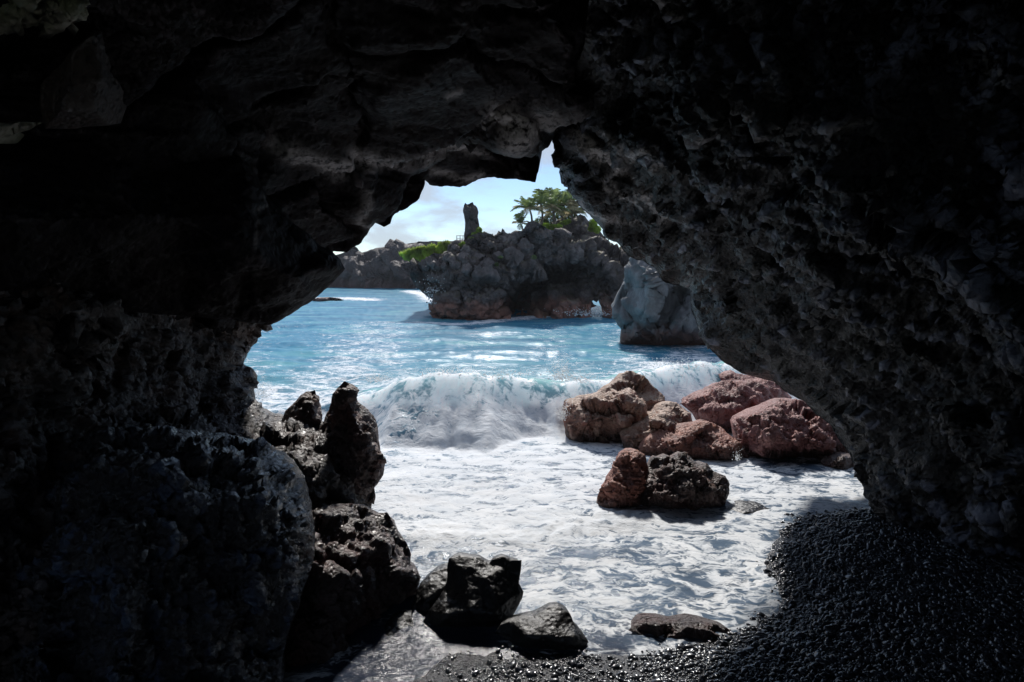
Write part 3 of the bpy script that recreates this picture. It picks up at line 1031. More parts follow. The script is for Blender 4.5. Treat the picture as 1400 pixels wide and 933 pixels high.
# tall spire standing on the islet's back
rock('rock_spire', away([(634, 336), (634, 329), (634, 320), (635, 312), (635.5, 304), (634, 296), (632.5, 289), (634, 282), (636, 277.5), (638.5, 280), (641, 279), (643.5, 277), (646, 276.5), (647.5, 280), (650, 281.5), (653, 285), (654.5, 290), (653.5, 298), (654.5, 304), (655.5, 310), (657, 318), (660, 336)], 43.2),
     away([(640, 288, -.5), (647, 286, -.4), (641, 302, -.6), (648, 300, -.4), (642, 318, -.7), (650, 318, -.5)], 43.2), M['spire'], step=1.4, jag=1.1, smooth=1, thick=1.3, disp=[facet(2.0, .18, st=(1, 1, .5)), facet(5, .05), nz(6, .03)], fade=3, seed=21,
     label='tall dark lava pinnacle standing up from the islet against the sky', cat='rock')

# higher ground behind the islet, under the palms
RY = 50.0
rock('ridge', away([(725, 345), (728, 322), (736, 312), (748, 311), (757, 310), (768, 306), (782, 300), (788, 296), (794, 293), (800, 296), (806, 304), (815, 310), (826, 324), (850, 345), (910, 370), (915, 425), (855, 425), (842, 402), (800, 396), (740, 390)], RY),
     away([(760, 322, -.8), (780, 315, -1), (795, 312, -1.4), (810, 330, -1.2), (800, 350, -2), (830, 350, -2), (850, 380, -3), (870, 400, -2)], RY), M['islet'], step=2, jag=1.6, smooth=1, thick=8,
     disp=[facet(.5, .6), facet(1.6, .2), nz(2, .15)], fade=4, seed=8, kind='structure')

# grey stack on the right
SY = 27.0
rock('sea_stack', away([(866, 350), (861, 366), (857, 380), (850, 394), (843, 407), (837, 420), (838, 434), (845, 445), (850, 452), (849, 474), (871, 476), (905, 476), (955, 476), (990, 474), (1000, 400), (960, 350), (900, 335)], SY),
     away([(870, 362, -.9), (866, 392, -.2), (880, 424, -1.7), (868, 438, -.6), (850, 412, -.1), (854, 438, -.7), (890, 372, -1.9), (898, 396, -2.0), (890, 430, -1.9), (903, 428, .1), (909, 444, -.6), (903, 380, -.4), (922, 396, -.2), (914, 455, -1.6), (928, 442, -2.0), (946, 425, -1.6), (933, 408, .0), (880, 450, -.9), (872, 457, -1.3), (905, 457, -1.5), (946, 456, -.9)], SY),
     M['grey'], step=2, jag=1.0, smooth=0, thick=5, disp=[facet(.75, .38, st=(1, 1, .4), gap=.35), facet(2.0, .10, st=(1, 1, .5)), nz(4, .035, 4)], fade=3, seed=9,
     label='smooth pale grey rock stack rising from the water beside the right cave wall', cat='rock')
# a small reef awash far left
rock('reef_rock', away([(426, 411), (434, 407), (450, 406.5), (464, 408), (470, 411), (450, 413.5), (430, 413.5)], 66.0), away([(446, 409.5, -1)], 66.0), M['headland'], step=1.6, jag=.6, smooth=1, thick=2, disp=[nz(1, .1)], fade=2, seed=4,
     label='low brown rock awash in foam far out on the left', cat='rock')


# ---- plants
def tube(path, radii, seg=7):
    path = np.array(path, float)
    v, f = [], []
    for i, p in enumerate(path):
        d = path[min(i + 1, len(path) - 1)] - path[max(i - 1, 0)]
        d /= np.linalg.norm(d)
        a = np.cross(d, (0, 1, 0.13)); a /= np.linalg.norm(a)
        c = np.cross(d, a)
        for k in range(seg):
            th = 2 * math.pi * k / seg
            v.append(p + radii[i] * (math.cos(th) * a + math.sin(th) * c))
    for i in range(len(path) - 1):
        for k in range(seg):
            f.append((i * seg + k, i * seg + (k + 1) % seg, (i + 1) * seg + (k + 1) % seg, (i + 1) * seg + k))
    return np.array(v), np.array(f)


def frond(az, rise, length, droop, rg):
    """one arching palm frond with folded leaflets"""
    v, f = [], []
    n = 17
    h = np.array([math.cos(az), math.sin(az), 0])
    side = np.array([-math.sin(az), math.cos(az), 0])
    pts = []
    for i in range(n + 1):
        s_ = i / n
        pts.append(h * length * (s_ * math.cos(rise) * (1 - .15 * s_)) + np.array([0, 0, length * (math.sin(rise) * s_ - droop * s_ ** 2.2)]))
    for i in range(n):
        k = len(v)
        wdt = .018
        v += [pts[i] - side * wdt, pts[i] + side * wdt, pts[i + 1] + side * wdt, pts[i + 1] - side * wdt]
        f.append((k, k + 1, k + 2, k + 3))
    for i in range(1, n + 1):
        s_ = i / n
        ll = length * .34 * (math.sin(math.pi * (s_ * .82 + .14)) ** .7) * rg.uniform(.8, 1.1)
        fw = (pts[i] - pts[i - 1]); fw /= np.linalg.norm(fw)
        for sg in (-1, 1):
            d = side * sg * .72 + fw * .6 + np.array([0, 0, -.35 + rg.uniform(-.15, .15)])
            d /= np.linalg.norm(d)
            k = len(v)
            wd = fw * .030 * length / 1.6
            b0 = pts[i]
            v += [b0 - wd, b0 + wd, b0 + d * ll * .6 + wd * .9 + np.array([0, 0, .02]), b0 + d * ll + np.array([0, 0, -.10 * ll]), b0 + d * ll * .6 - wd * .9]
            f.append((k, k + 1, k + 2, k + 3, k + 4))
    return v, f


def palm_tree(px, py_top, py_base, Y, r, lean, nf, label, seed, dry=2):
    rg = np.random.default_rng(seed)
    base = P(px + lean, py_base, Y)
    top = P(px, py_top, Y)
    o = bpy.data.objects.new('palm_tree', None)
    C.objects.link(o)
    o.location = base
    tag(o, label, 'palm tree', 'palm trees on the ridge')
    d = top - base
    path = [d * s_ + np.array([.12 * math.sin(s_ * 3) * r, 0, 0]) for s_ in np.linspace(-.08, 1, 7)]
    v, f = tube(path, np.linspace(.10, .055, 7) * r / 1.4)
    put('trunk', new_mesh('trunk', v, f), M['trunk'], parent=o)
    for i in range(nf):
        az = 2.399 * i + rg.uniform(-.3, .3)
        rise = rg.uniform(.6, 1.4) if i > nf // 3 else rg.uniform(-.1, .7)
        v, f = frond(az, rise, r * rg.uniform(.85, 1.15), .12 + .4 * rg.random(), rg)
        v = np.array(v) + path[-1]
        put('frond', new_mesh('frond', v, f, False), M['frond_dry'] if i < dry else M['frond'], parent=o)


palm_tree(711, 306, 322, 45.5, 1.0, 3, 11, 'small palm at the left end of the palm clump', 1)
palm_tree(723, 284, 318, 46.0, 1.35, 2, 15, 'dark drooping palm second from the left in the clump', 2, 3)
palm_tree(739, 279, 318, 47.0, 1.5, -2, 13, 'tallest upright palm with two raised fronds against the sky', 3)
palm_tree(753, 282, 316, 48.0, 1.6, 3, 15, 'full green palm right of the tallest upright palm', 4, 3)
palm_tree(764, 289, 314, 48.6, 1.6, 4, 15, 'yellowish palm with drooping fronds in the middle of the clump', 5, 7)
palm_tree(777, 280, 308, 49.5, 1.5, 4, 15, 'bright green palm at the right end beside the cave edge', 6, 3)
palm_tree(786, 292, 306, 49.5, 1.4, 3, 14, 'dry straw coloured palm tucked against the cave edge', 7, 11)


def leaf_cloud(blobs, size, n, rg, flat=.5):
    v, f = [], []
    for _ in range(n):
        b_ = blobs[rg.integers(len(blobs))]
        d = rg.normal(size=3)
        d /= np.linalg.norm(d)
        p = np.array(b_[:3]) + d * np.array(b_[3:6]) * rg.uniform(.5, 1.05)
        a = rg.normal(size=3); a /= np.linalg.norm(a)
        c = np.cross(a, d); c /= max(np.linalg.norm(c), 1e-6)
        e_ = np.cross(c, a) * flat
        s_ = size * rg.uniform(.5, 1.3)
        k = len(v)
        v += [p - c * s_, p - e_ * s_ * .5, p + c * s_, p + e_ * s_ * .5]
        f.append((k, k + 1, k + 2, k + 3))
    return np.array(v), np.array(f)


def shrub(pxs, Y, size, n, label, mat, seed, name='shrub'):
    rg = np.random.default_rng(seed)
    bl = []
    for px, py, rx, rz in pxs:
        c = P(px, py, Y)
        k = Y / F
        bl.append((*c, rx * k, rx * k * .8, rz * k))
    v, f = leaf_cloud(bl, size, n, rg)
    return put(name, new_mesh(name, v, f, False), mat, label=label, cat='shrub')


shrub([(746, 309, 7, 4), (757, 311, 7, 4), (751, 313, 8, 3), (763, 310, 6, 3)], 47.0, .12, 1500, 'bright yellow green shrub below the palms', M['leaf'], 31)
shrub([(771, 305, 6, 3), (777, 303, 4, 3), (766, 308, 4, 3)], 48.5, .12, 900, 'small bright shrub on the ridge right of the palm trunks', M['leaf'], 32)
shrub([(811, 306, 6, 6), (816, 314, 6, 5), (808, 313, 4, 4)], 48.0, .13, 1300, 'yellow green bush on the ridge beside the hanging slab', M['leaf'], 33)
shrub([(819, 334, 6, 5), (826, 340, 5, 4), (813, 328, 4, 3)], 46.8, .12, 700, 'sparse shrub on the slope below the ridge bush', M['leaf'], 34)
shrub([(655, 315, 4, 4), (650, 321, 6, 4), (646, 326, 6, 3), (657, 321, 4, 4)], 42.2, .11, 900, 'low green shrub at the foot of the tall pinnacle', M['leaf'], 35)
shrub([(730, 352, 4, 3), (684, 352, 4, 2), (679, 362, 3, 3)], 40.6, .08, 260, 'small shrub rooted between the stacked islet boulders', M['leaf_dark'], 36)
shrub([(738, 305, 9, 8), (752, 300, 9, 9), (768, 296, 10, 9), (782, 296, 7, 8)], 50.6, .15, 1700, 'dense dark thicket behind the palm trunks', M['leaf_dark'], 37)
shrub([(633, 333, 3, 2.5), (630, 335, 3, 2)], 41.4, .09, 220, 'tiny bright tuft left of the tall pinnacle', M['leaf'], 38)

# bright grass on the slope left of the islet (stuff)
rg = np.random.default_rng(5)
gp = np.array([(546, 348), (560, 343), (583, 338), (600, 334), (614, 331), (616, 336), (611, 343), (598, 350), (588, 356), (577, 364), (569, 365), (560, 358), (551, 354)], float)
gbase = rock('grass_bank', away([(a, c) for a, c in gp], 44.0), away([(580, 350, -.2)], 44.0), M['headland'], step=2.2, jag=1, smooth=1, thick=2.5, disp=[nz(1, .1)], fade=4, seed=14, kind='structure')
pv, pf = [], []
c = np.stack([rg.uniform(540, 620, 24000), rg.uniform(328, 368, 24000)], -1)
c = c[inside(gp, c)]
gapn = fbm(np.stack([c[:, 0] / 6, c[:, 1] / 2.6, c[:, 0] * 0], -1), 3)
gapn = gapn + .07 * (seg_dist(gp, c) - 5)
c = c[gapn > -.30]
w3 = P(c[:, 0], c[:, 1], 43.75 + .1 * rg.random(len(c)))
for p in w3:
    a = rg.uniform(0, 6.28)
    h = rg.uniform(.10, .26)
    sx = .035
    k = len(pv)
    dx, dy = math.cos(a) * sx, math.sin(a) * sx
    tip = p + np.array([rg.normal() * .08, rg.normal() * .08, h])
    pv += [p + (-dx, -dy, -.05), p + (dx, dy, -.05), tip]
    pf.append((k, k + 1, k + 2))
put('grass', new_mesh('grass', np.array(pv), np.array(pf), False), M['grass'], kind='stuff')

# little railing on the skyline
rl = bpy.data.objects.new('railing', None)
C.objects.link(rl)
rl.location = P(628, 332, 43.0)
tag(rl, 'small pale railing on the skyline left of the tall pinnacle', 'railing')


def bar(a, c, r, name):
    v, f = tube([np.array(a) - np.array(rl.location), np.array(c) - np.array(rl.location)], [r, r], 6)
    put(name, new_mesh(name, v, f), M['rail'], parent=rl)


for px in (624.5, 629, 633):
    bar(P(px, 333, 43), P(px, 322, 43), .022, 'post')
bar(P(624, 322.3, 43), P(634, 322.6, 43), .02, 'rail')
bar(P(624, 326.3, 43), P(634, 326.6, 43), .016, 'rail')

# ------------------------------------------------------------------ rocks in the surf
def surf(name, base, outline, inner, mat, label, group='rocks in the surf', thick=1.0, cat='rock', jag=1.8, smooth=0, step=1.6, big=1.0, seed=1, z=0.0, dn=14, fine=1.0, grav=.9, worn=False):
    """base = pixel where it meets the water; outline leans back with height as a boulder does"""
    Y0 = float(G(base[0], base[1], z)[1])
    yb = max(p[1] for p in outline)
    yt = min(p[1] for p in outline)
    k = Y0 / F
    ol = []
    for p in outline:
        h = (yb - p[1]) / max(yb - yt, 1)
        py = p[1] + (dn if h < .22 else 0)
        ol.append((p[0], py, Y0 + thick * (grav * h - .1) + (p[2] if len(p) > 2 else 0)))
    inn = []
    for p in inner:
        h = (yb - p[1]) / max(yb - yt, 1)
        inn.append((p[0], p[1], Y0 + thick * (grav * h - .1) + p[2] * thick * (.8 if worn else 1.25)))
    s1 = 1.0 / (k * 60)
    if worn:
        return rock(name, ol, inn, mat, step=step, jag=jag, smooth=smooth, thick=thick * 1.1, disp=[nz(s1 * 1.1, .035 * thick, 3, off=seed), nz(s1 * 4, .012 * thick, 3), nz(s1 * 14, .004 * thick, 3)], fade=9, seed=seed, label=label, cat=cat, group=group)
    return rock(name, ol, inn, mat, step=step, jag=jag, smooth=smooth, thick=thick * 1.1, disp=[facet(s1 * 1.0, .17 * thick * big, off=seed), facet(s1 * 2.4, .06 * thick * fine, off=seed * 2), facet(s1 * 6, .02 * thick * fine, off=seed), nz(s1 * 12, .020 * thick * fine, 3, True)],
                fade=9, seed=seed, label=label, cat=cat, group=group)


surf('rock', (830, 602), [(768, 566), (772, 549), (790, 541), (812, 538), (838, 522), (850, 510), (866, 508), (880, 514), (893, 528), (908, 543), (912, 556), (892, 578), (860, 596), (830, 600), (800, 597), (775, 590)],
     [(786, 553, -.25), (820, 556, -.42), (855, 552, -.5), (895, 546, -.2), (850, 528, -.25), (866, 522, -.2), (838, 540, -.3), (800, 578, -.45), (850, 580, -.5), (830, 572, -.42), (880, 562, -.4)], M['tan'],
     'broad tan topped rock with red sides, first to meet the wave', thick=1.1, seed=101)
surf('rock', (870, 618), [(845, 592), (860, 583), (872, 576), (890, 564), (903, 552), (925, 550), (945, 565), (950, 580), (930, 595), (905, 610), (880, 622), (858, 614)],
     [(893, 580, -.35), (915, 565, -.25), (875, 600, -.4), (905, 590, -.4), (925, 580, -.3)], M['tan'], 'pale orange wedge of rock right behind the brown domed rock', thick=.8, seed=102)
surf('rock', (960, 630), [(872, 612), (880, 600), (888, 592), (905, 583), (940, 577), (965, 576), (985, 584), (1003, 598), (1016, 607), (1010, 625), (1005, 636), (985, 630), (960, 625), (930, 627), (900, 626), (880, 622)],
     [(905, 598, -.35), (940, 592, -.4), (965, 590, -.3), (985, 603, -.4), (920, 612, -.5), (950, 615, -.35), (985, 618, -.45)], M['red'], 'brown domed rock just behind the dark split rock', thick=.8, seed=103)
surf('rock', (985, 588), [(930, 552), (945, 540), (970, 528), (985, 522), (1005, 518), (1030, 522), (1050, 533), (1062, 545), (1045, 562), (1010, 578), (985, 585), (960, 576), (945, 564)],
     [(965, 545, -.3), (990, 540, -.3), (1020, 540, -.35), (960, 562, -.4), (990, 565, -.5), (1025, 555, -.4)], M['redpink'], 'rusty pink rock behind the gap of white water', thick=1.0, seed=104)
surf('rock', (1030, 560), [(984, 516), (990, 510), (999, 506), (1012, 512), (1030, 515), (1045, 510), (1058, 518), (1072, 530), (1082, 545), (1070, 556), (1040, 556), (1010, 545)],
     [(1000, 518, -.3), (1025, 528, -.3), (1050, 525, -.35), (1060, 540, -.4)], M['redpink'], 'farthest red rock showing beside the cave wall', thick=1.0, seed=105)
surf('rock', (1080, 626), [(1005, 584), (1010, 573), (1030, 562), (1050, 552), (1075, 545), (1100, 547), (1120, 558), (1150, 580), (1180, 605), (1175, 625), (1120, 623), (1080, 622), (1040, 623), (1012, 615)],
     [(1030, 580, -.35), (1060, 568, -.35), (1095, 566, -.35), (1100, 585, -.45), (1130, 590, -.35), (1040, 600, -.5), (1075, 605, -.5), (1120, 608, -.5)], M['redpink'], 'large purplish red rock partly hidden by the cave wall', thick=1.1, seed=106)
surf('rock', (925, 553), [(902, 543), (915, 537), (930, 530), (965, 524), (985, 525), (975, 535), (950, 548), (920, 554)], [(940, 536, -.2), (930, 544, -.3)], M['dark'], 'flat grey brown slab between the tan rock and pink rock', thick=.9, seed=107, jag=1)
surf('rock', (840, 698), [(800, 700), (812, 686), (822, 670), (838, 645), (848, 620), (858, 616), (870, 615), (882, 622), (886, 640), (882, 660), (877, 680), (874, 697), (840, 700)],
     [(850, 640, -.25), (868, 632, -.3), (845, 668, -.4), (866, 665, -.45), (840, 688, -.4), (866, 690, -.4)], M['red'], 'rust red slanting rock joined to the dark one in front', thick=.6, seed=108, fine=1.6, dn=10)
surf('rock', (930, 697), [(870, 698), (876, 670), (884, 642), (895, 628), (912, 622), (922, 626), (932, 619), (945, 626), (954, 634), (966, 634), (976, 645), (992, 650), (998, 662), (996, 676), (988, 686), (960, 691), (930, 696), (900, 699)],
     [(900, 645, -.3), (930, 640, -.3), (955, 648, -.3), (978, 660, -.3), (895, 675, -.5), (935, 668, -.5), (970, 674, -.4), (930, 686, -.5)], M['dark'], 'dark craggy rock nearest the beach with a jagged top', thick=.65, seed=109, fine=1.6, dn=10)
surf('rock', (1150, 645), [(1118, 628), (1135, 622), (1152, 619), (1175, 624), (1190, 630), (1190, 646), (1150, 644), (1126, 637)], [(1150, 630, -.3), (1140, 634, -.4)], M['dark'], 'low dark slab at the foot of the right cave wall', thick=.5, seed=110, jag=1.2, dn=6)
surf('rock', (1020, 711), [(985, 702), (1000, 694), (1020, 690), (1042, 690), (1054, 697), (1050, 706), (1020, 711), (1000, 709)], [(1020, 699, -.3)], M['wet'], 'flat wet stone awash right of the dark craggy rock', thick=.4, seed=111, worn=True, jag=1, dn=5)
surf('rock', (930, 872), [(858, 862), (870, 850), (892, 846), (920, 850), (945, 846), (975, 852), (1000, 862), (990, 872), (950, 876), (900, 874)], [(900, 856, -.3), (940, 856, -.3), (970, 862, -.3)], M['block'], 'low brown rock awash in the swash beside the pebbles', thick=.25, seed=112, jag=1.5, dn=5, z=.06)

# wet black rocks at the left of the swash
surf('rock', (640, 860), [(574, 850), (586, 836), (596, 822), (606, 808), (611, 795), (612, 775), (614, 764), (630, 760), (654, 763), (668, 771), (673, 765), (686, 761), (697, 767), (713, 766), (712, 781), (710, 798), (716, 809), (714, 818), (706, 834), (690, 850), (660, 858), (620, 861), (586, 860)],
     [(622, 768, -.1), (650, 776, -.2), (640, 800, -.3), (665, 790, -.33), (690, 775, -.1), (700, 790, -.05), (672, 810, -.42), (698, 820, -.25), (640, 835, -.5), (610, 840, -.45), (675, 840, -.5)], M['wet'],
     'tall wet black rock with a flat top in the shallow swash', group='wet rocks by the pool', thick=.45, seed=120, worn=True, jag=.7, smooth=4, fine=.35, big=.3, dn=8, grav=.7)
surf('rock', (740, 893), [(676, 866), (684, 855), (700, 848), (712, 845), (728, 842), (740, 836), (750, 831), (766, 830), (779, 839), (786, 854), (796, 866), (804, 877), (798, 885), (775, 894), (751, 892), (717, 885), (697, 877)],
     [(720, 852, -.2), (745, 845, -.2), (765, 843, -.15), (720, 870, -.45), (755, 870, -.5), (785, 872, -.4)], M['wet'], 'low rounded wet black rock in front of the tall one', group='wet rocks by the pool', thick=.35, seed=121, worn=True, jag=.6, smooth=14, fine=.25, big=.3, dn=8, grav=.7)
surf('rock', (580, 845), [(556, 846), (562, 830), (574, 798), (591, 784), (610, 776), (628, 778), (630, 805), (600, 838), (575, 848)], [(590, 795, -.15), (605, 805, -.25), (582, 822, -.3)], M['wet'], 'smooth sloping wet rock between the reddish block and the tall black rock', group='wet rocks by the pool', thick=.4, seed=122, worn=True, jag=.8, smooth=3, fine=.4, big=.5, dn=6)
surf('rock', (536, 878), [(510, 878), (518, 864), (530, 850), (545, 842), (562, 842), (566, 858), (556, 876), (535, 881)], [(540, 856, -.2), (530, 870, -.3)], M['wet'], 'small wet rock at the edge of the dark pool', group='wet rocks by the pool', thick=.3, seed=123, worn=True, jag=.8, smooth=3, fine=.4, big=.5, dn=6)

# ------------------------------------------------------------------ the cave
CTR = (700, 430)
rw = [(757, 168, 8.5), (759, 184, 8.6), (761, 200, 8.6), (766, 218, 8.6), (767, 244, 8.6), (780, 260, 8.6), (792, 280, 8.7), (808, 298, 8.7), (824, 312, 8.8), (826, 324, 8.8), (844, 332, 8.9), (860, 352, 8.9), (880, 358, 9.), (896, 368, 9.), (906, 384, 9.1), (928, 391, 9.2), (944, 397, 9.2), (944, 416, 9.3), (948, 436, 9.3), (957, 456, 9.3), (968, 476, 9.3), (984, 493, 9.2), (1000, 499, 9.2), (1013, 511, 9.1), (1031, 511, 9.0), (1050, 513, 9.),
      (1061, 526, 8.9), (1076, 538, 8.8), (1100, 551, 8.7), (1114, 565, 8.6), (1136, 583, 8.4), (1150, 604, 8.2), (1164, 626, 8.0), (1175, 651, 7.85), (1188, 674, 7.75)]
for px, py in [(1205, 697), (1232, 714), (1257, 719), (1279, 731), (1307, 744), (1350, 757), (1400, 771), (1470, 800)]:
    h = ground_hit(px, py)
    Yh = h[1]
    dpy = 18
    rw.append((px - 4, py + dpy, Yh - .02))
rw += [(1650, 950, 4.0), (1950, 1080, 3.2), (2300, 500, 2.6), (2300, -700, 2.3), (900, -700, 3.2), (830, -300, 4.2), (810, -60, 5.2), (800, 60, 6.0), (775, 130, 7.4)]
rin = [(800, 178, 8.0), (835, 165, 7.5), (795, 235, 8.2), (812, 262, 7.9), (800, 200, 7.7), (828, 205, 7.4), (848, 222, 7.35), (872, 248, 7.4), (858, 235, 7.7), (838, 240, 7.8), (846, 258, 7.8), (870, 275, 7.6), (886, 300, 7.7), (905, 318, 7.8), (880, 330, 8.2), (850, 310, 8.35), (910, 355, 8.4), (830, 290, 8.2), (895, 270, 7.2), (915, 300, 7.2), (935, 325, 7.0), (952, 352, 7.3), (950, 378, 8.0),
       (985, 400, 8.0), (975, 440, 8.6), (1000, 470, 8.6), (872, 200, 6.6), (890, 225, 6.4), (905, 120, 6.1), (880, 60, 6.0), (925, 60, 5.5), (905, 10, 5.6), (870, 130, 6.8), (940, 190, 5.9), (960, 150, 5.3), (945, 250, 6.1), (985, 230, 5.4), (975, 300, 6.3), (1010, 340, 6.5), (1050, 420, 7.0), (1040, 470, 7.9),
       (1060, 250, 5.1), (1040, 130, 4.8), (1080, 330, 5.6), (1100, 440, 6.6), (1120, 500, 7.2), (1160, 570, 7.4), (1150, 400, 5.5), (1170, 300, 4.7), (1150, 170, 4.3), (1120, 50, 4.3), (1200, 500, 6.2), (1215, 620, 7.0), (1235, 680, 6.9), (1260, 590, 6.0), (1300, 660, 6.0), (1310, 710, 6.3), (1250, 400, 4.9), (1300, 480, 5.1), (1330, 580, 5.2), (1370, 690, 5.3), (1260, 250, 4.2), (1350, 330, 4.1), (1390, 450, 4.3), (1390, 580, 4.6),
       (1350, 150, 3.8), (1250, 60, 3.9), (1400, 30, 3.5), (1480, 650, 4.3), (1500, 450, 3.7), (1520, 250, 3.4), (1600, 700, 3.8), (1700, 400, 3.0), (1650, 50, 3.0), (1100, -150, 3.8), (1400, -200, 3.1), (900, -150, 4.6)]
crag = [nz(.8, .22, 3), facet(1.2, .10), along(veins(2.6, .085, off=3), (0, 1, .8), 2.2), along(veins(6.0, .034, off=5), (0, 1, .8), 1.8), facet(5.5, .016), nz(16, .010, 3, True, off=8), nz(34, .005, 2)]
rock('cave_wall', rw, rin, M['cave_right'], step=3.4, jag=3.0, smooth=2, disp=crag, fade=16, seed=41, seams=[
    ([(800, 190), (812, 202), (826, 214), (850, 232), (866, 246), (876, 262)], 5, 1.0), ([(832, 230), (838, 246), (846, 260)], 2, .8), ([(822, 246), (842, 262), (862, 274), (876, 288)], 3, .8), ([(868, 250), (882, 272), (896, 292), (910, 308)], 5, .9),
    ([(786, 262), (800, 285), (826, 300), (850, 308), (880, 316)], 3, .7), ([(824, 166), (832, 182), (842, 194), (862, 206), (886, 212), (894, 236)], 4, .7), ([(896, 0), (914, 16), (930, 34), (955, 60)], 7, .6), ([(930, 180), (970, 190), (1010, 196)], 5, .45),
    ([(1330, 70), (1360, 110), (1390, 140)], 9, .5), ([(1010, 140), (1050, 160)], 6, .4), ([(1090, 170), (1130, 178), (1190, 170)], 7, .35), ([(905, 240), (935, 258), (975, 284)], 4, .4)], rim=(CTR, 1.1, 45), kind='structure')

# ceiling
ce = [(840, 40, 6.6), (830, 120, 7.6), (800, 160, 8.3), (765, 172, 8.7), (757, 188, 8.7), (748, 202, 8.6), (738, 212, 8.6), (735, 236, 8.5), (732, 249, 8.4), (714, 248, 8.4), (696, 247, 8.4), (676, 243, 8.4), (660, 246, 8.4), (644, 252, 8.4), (628, 257, 8.4), (610, 255, 8.4), (592, 253, 8.4), (580, 246, 8.3), (578, 254, 8.2), (573, 266, 8.2), (566, 276, 8.2), (553, 284, 8.2), (540, 294, 8.2), (534, 306, 8.1), (526, 310, 8.1), (516, 306, 8.1), (506, 316, 8.1), (492, 332, 8.1), (476, 343, 8.1), (456, 345, 8.1),
      (430, 390, 8.2), (380, 440, 8.2), (330, 470, 8.0), (150, 480, 6.8), (-200, 450, 4.6), (-900, 500, 3.0), (-900, -700, 2.6), (400, -700, 2.8), (900, -600, 3.0), (900, -200, 4.2)]
cin = [(660, 152, 7.2), (668, 172, 7.0), (705, 182, 7.1), (730, 162, 7.6), (700, 145, 6.9), (640, 140, 6.6), (655, 195, 7.9), (600, 205, 7.6), (560, 205, 7.2), (520, 208, 6.9), (480, 225, 6.8), (450, 236, 6.7), (400, 225, 6.5), (380, 200, 6.2), (455, 242, 7.3), (520, 222, 7.5), (580, 222, 7.8), (640, 215, 8.0), (700, 210, 8.2), (710, 235, 8.2), (760, 170, 7.5), (790, 152, 7.0), (775, 130, 6.5), (820, 165, 7.2), (745, 140, 6.6), (830, 140, 6.6),
       (545, 260, 7.9), (500, 270, 7.5), (470, 310, 7.7), (430, 290, 7.2), (400, 260, 6.9), (370, 340, 7.2), (620, 235, 8.2), (560, 240, 7.9), (600, 150, 6.5), (500, 150, 6.0), (420, 130, 5.6), (350, 150, 5.6), (700, 90, 6.0), (780, 70, 6.0), (600, 70, 5.4), (450, 50, 5.0), (300, 60, 4.7), (200, 100, 4.5), (250, 200, 5.0), (200, 300, 5.2), (100, 250, 4.6), (0, 300, 4.3), (0, 100, 4.0), (100, 30, 4.0), (700, -50, 4.8), (400, -100, 4.0), (100, -150, 3.4), (-200, 100, 3.4), (-300, -200, 2.9), (-500, 200, 3.0), (750, -200, 4.0)]
smoother = [nz(.8, .16, 3), crack(.9, .14, st=(.8, .8, 1)), veins(2.2, .03, off=1, st=(.35, .5, 1.8)), nz(7, .012, 3, True, off=2, st=(.35, .35, 1.6)), nz(16, .008, 3, off=4), nz(40, .003, 2)]
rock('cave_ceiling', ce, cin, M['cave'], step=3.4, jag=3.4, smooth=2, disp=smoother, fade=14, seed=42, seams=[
    ([(672, 148), (690, 158), (706, 172)], 15, 1.0), ([(735, 152), (770, 166), (800, 160), (828, 154)], 10, .35), ([(385, 205), (430, 224), (456, 234), (490, 224), (530, 214), (590, 206), (640, 200)], 10, .55), ([(400, 225), (450, 236), (470, 231)], 3, .6),
    ([(520, 320), (490, 300), (500, 262)], 6, .3), ([(640, 215), (690, 205)], 6, .35), ([(610, 125), (625, 120)], 4, .4), ([(590, 240), (640, 246), (660, 238)], 4, .4)], rim=(CTR, 1.2, 45), kind='structure')

# wedge hanging from the left roof
hr = [(472, 368, 6.7), (466, 356, 6.7), (455, 345, 6.7), (440, 336, 6.7), (420, 319, 6.6), (395, 300, 6.5), (365, 268, 6.4), (350, 230, 6.3), (345, 190, 6.1), (300, 150, 5.6), (150, 130, 4.8), (0, 160, 4.1), (-150, 200, 3.7), (-200, 430, 3.7), (0, 425, 4.5), (150, 425, 5.4), (250, 432, 6.0), (320, 438, 6.4), (360, 444, 6.6), (372, 443, 6.6), (388, 436, 6.65), (405, 426, 6.7), (420, 416, 6.7), (438, 402, 6.7), (455, 386, 6.7)]
rock('hanging_rock', hr, [(440, 365, 6.3), (400, 380, 5.9), (380, 340, 5.8), (352, 300, 5.6), (342, 250, 5.6), (340, 350, 5.5), (350, 420, 6.1), (250, 300, 5.0), (200, 380, 5.2), (100, 300, 4.2), (0, 300, 3.7), (330, 200, 5.6)], M['cave'], step=3.4, jag=1.4, smooth=1, thick=.6,
     disp=[nz(1, .08, 3), nz(4, .03, 4, True, st=(.5, .5, 1)), nz(14, .010, 3)], fade=14, seed=43, seams=[([(345, 186), (348, 200), (351, 225)], 3, .4), ([(354, 270), (350, 300), (343, 340)], 3, .3)], label='black pointed wedge of rock hanging down at the left of the cave mouth', cat='rock')

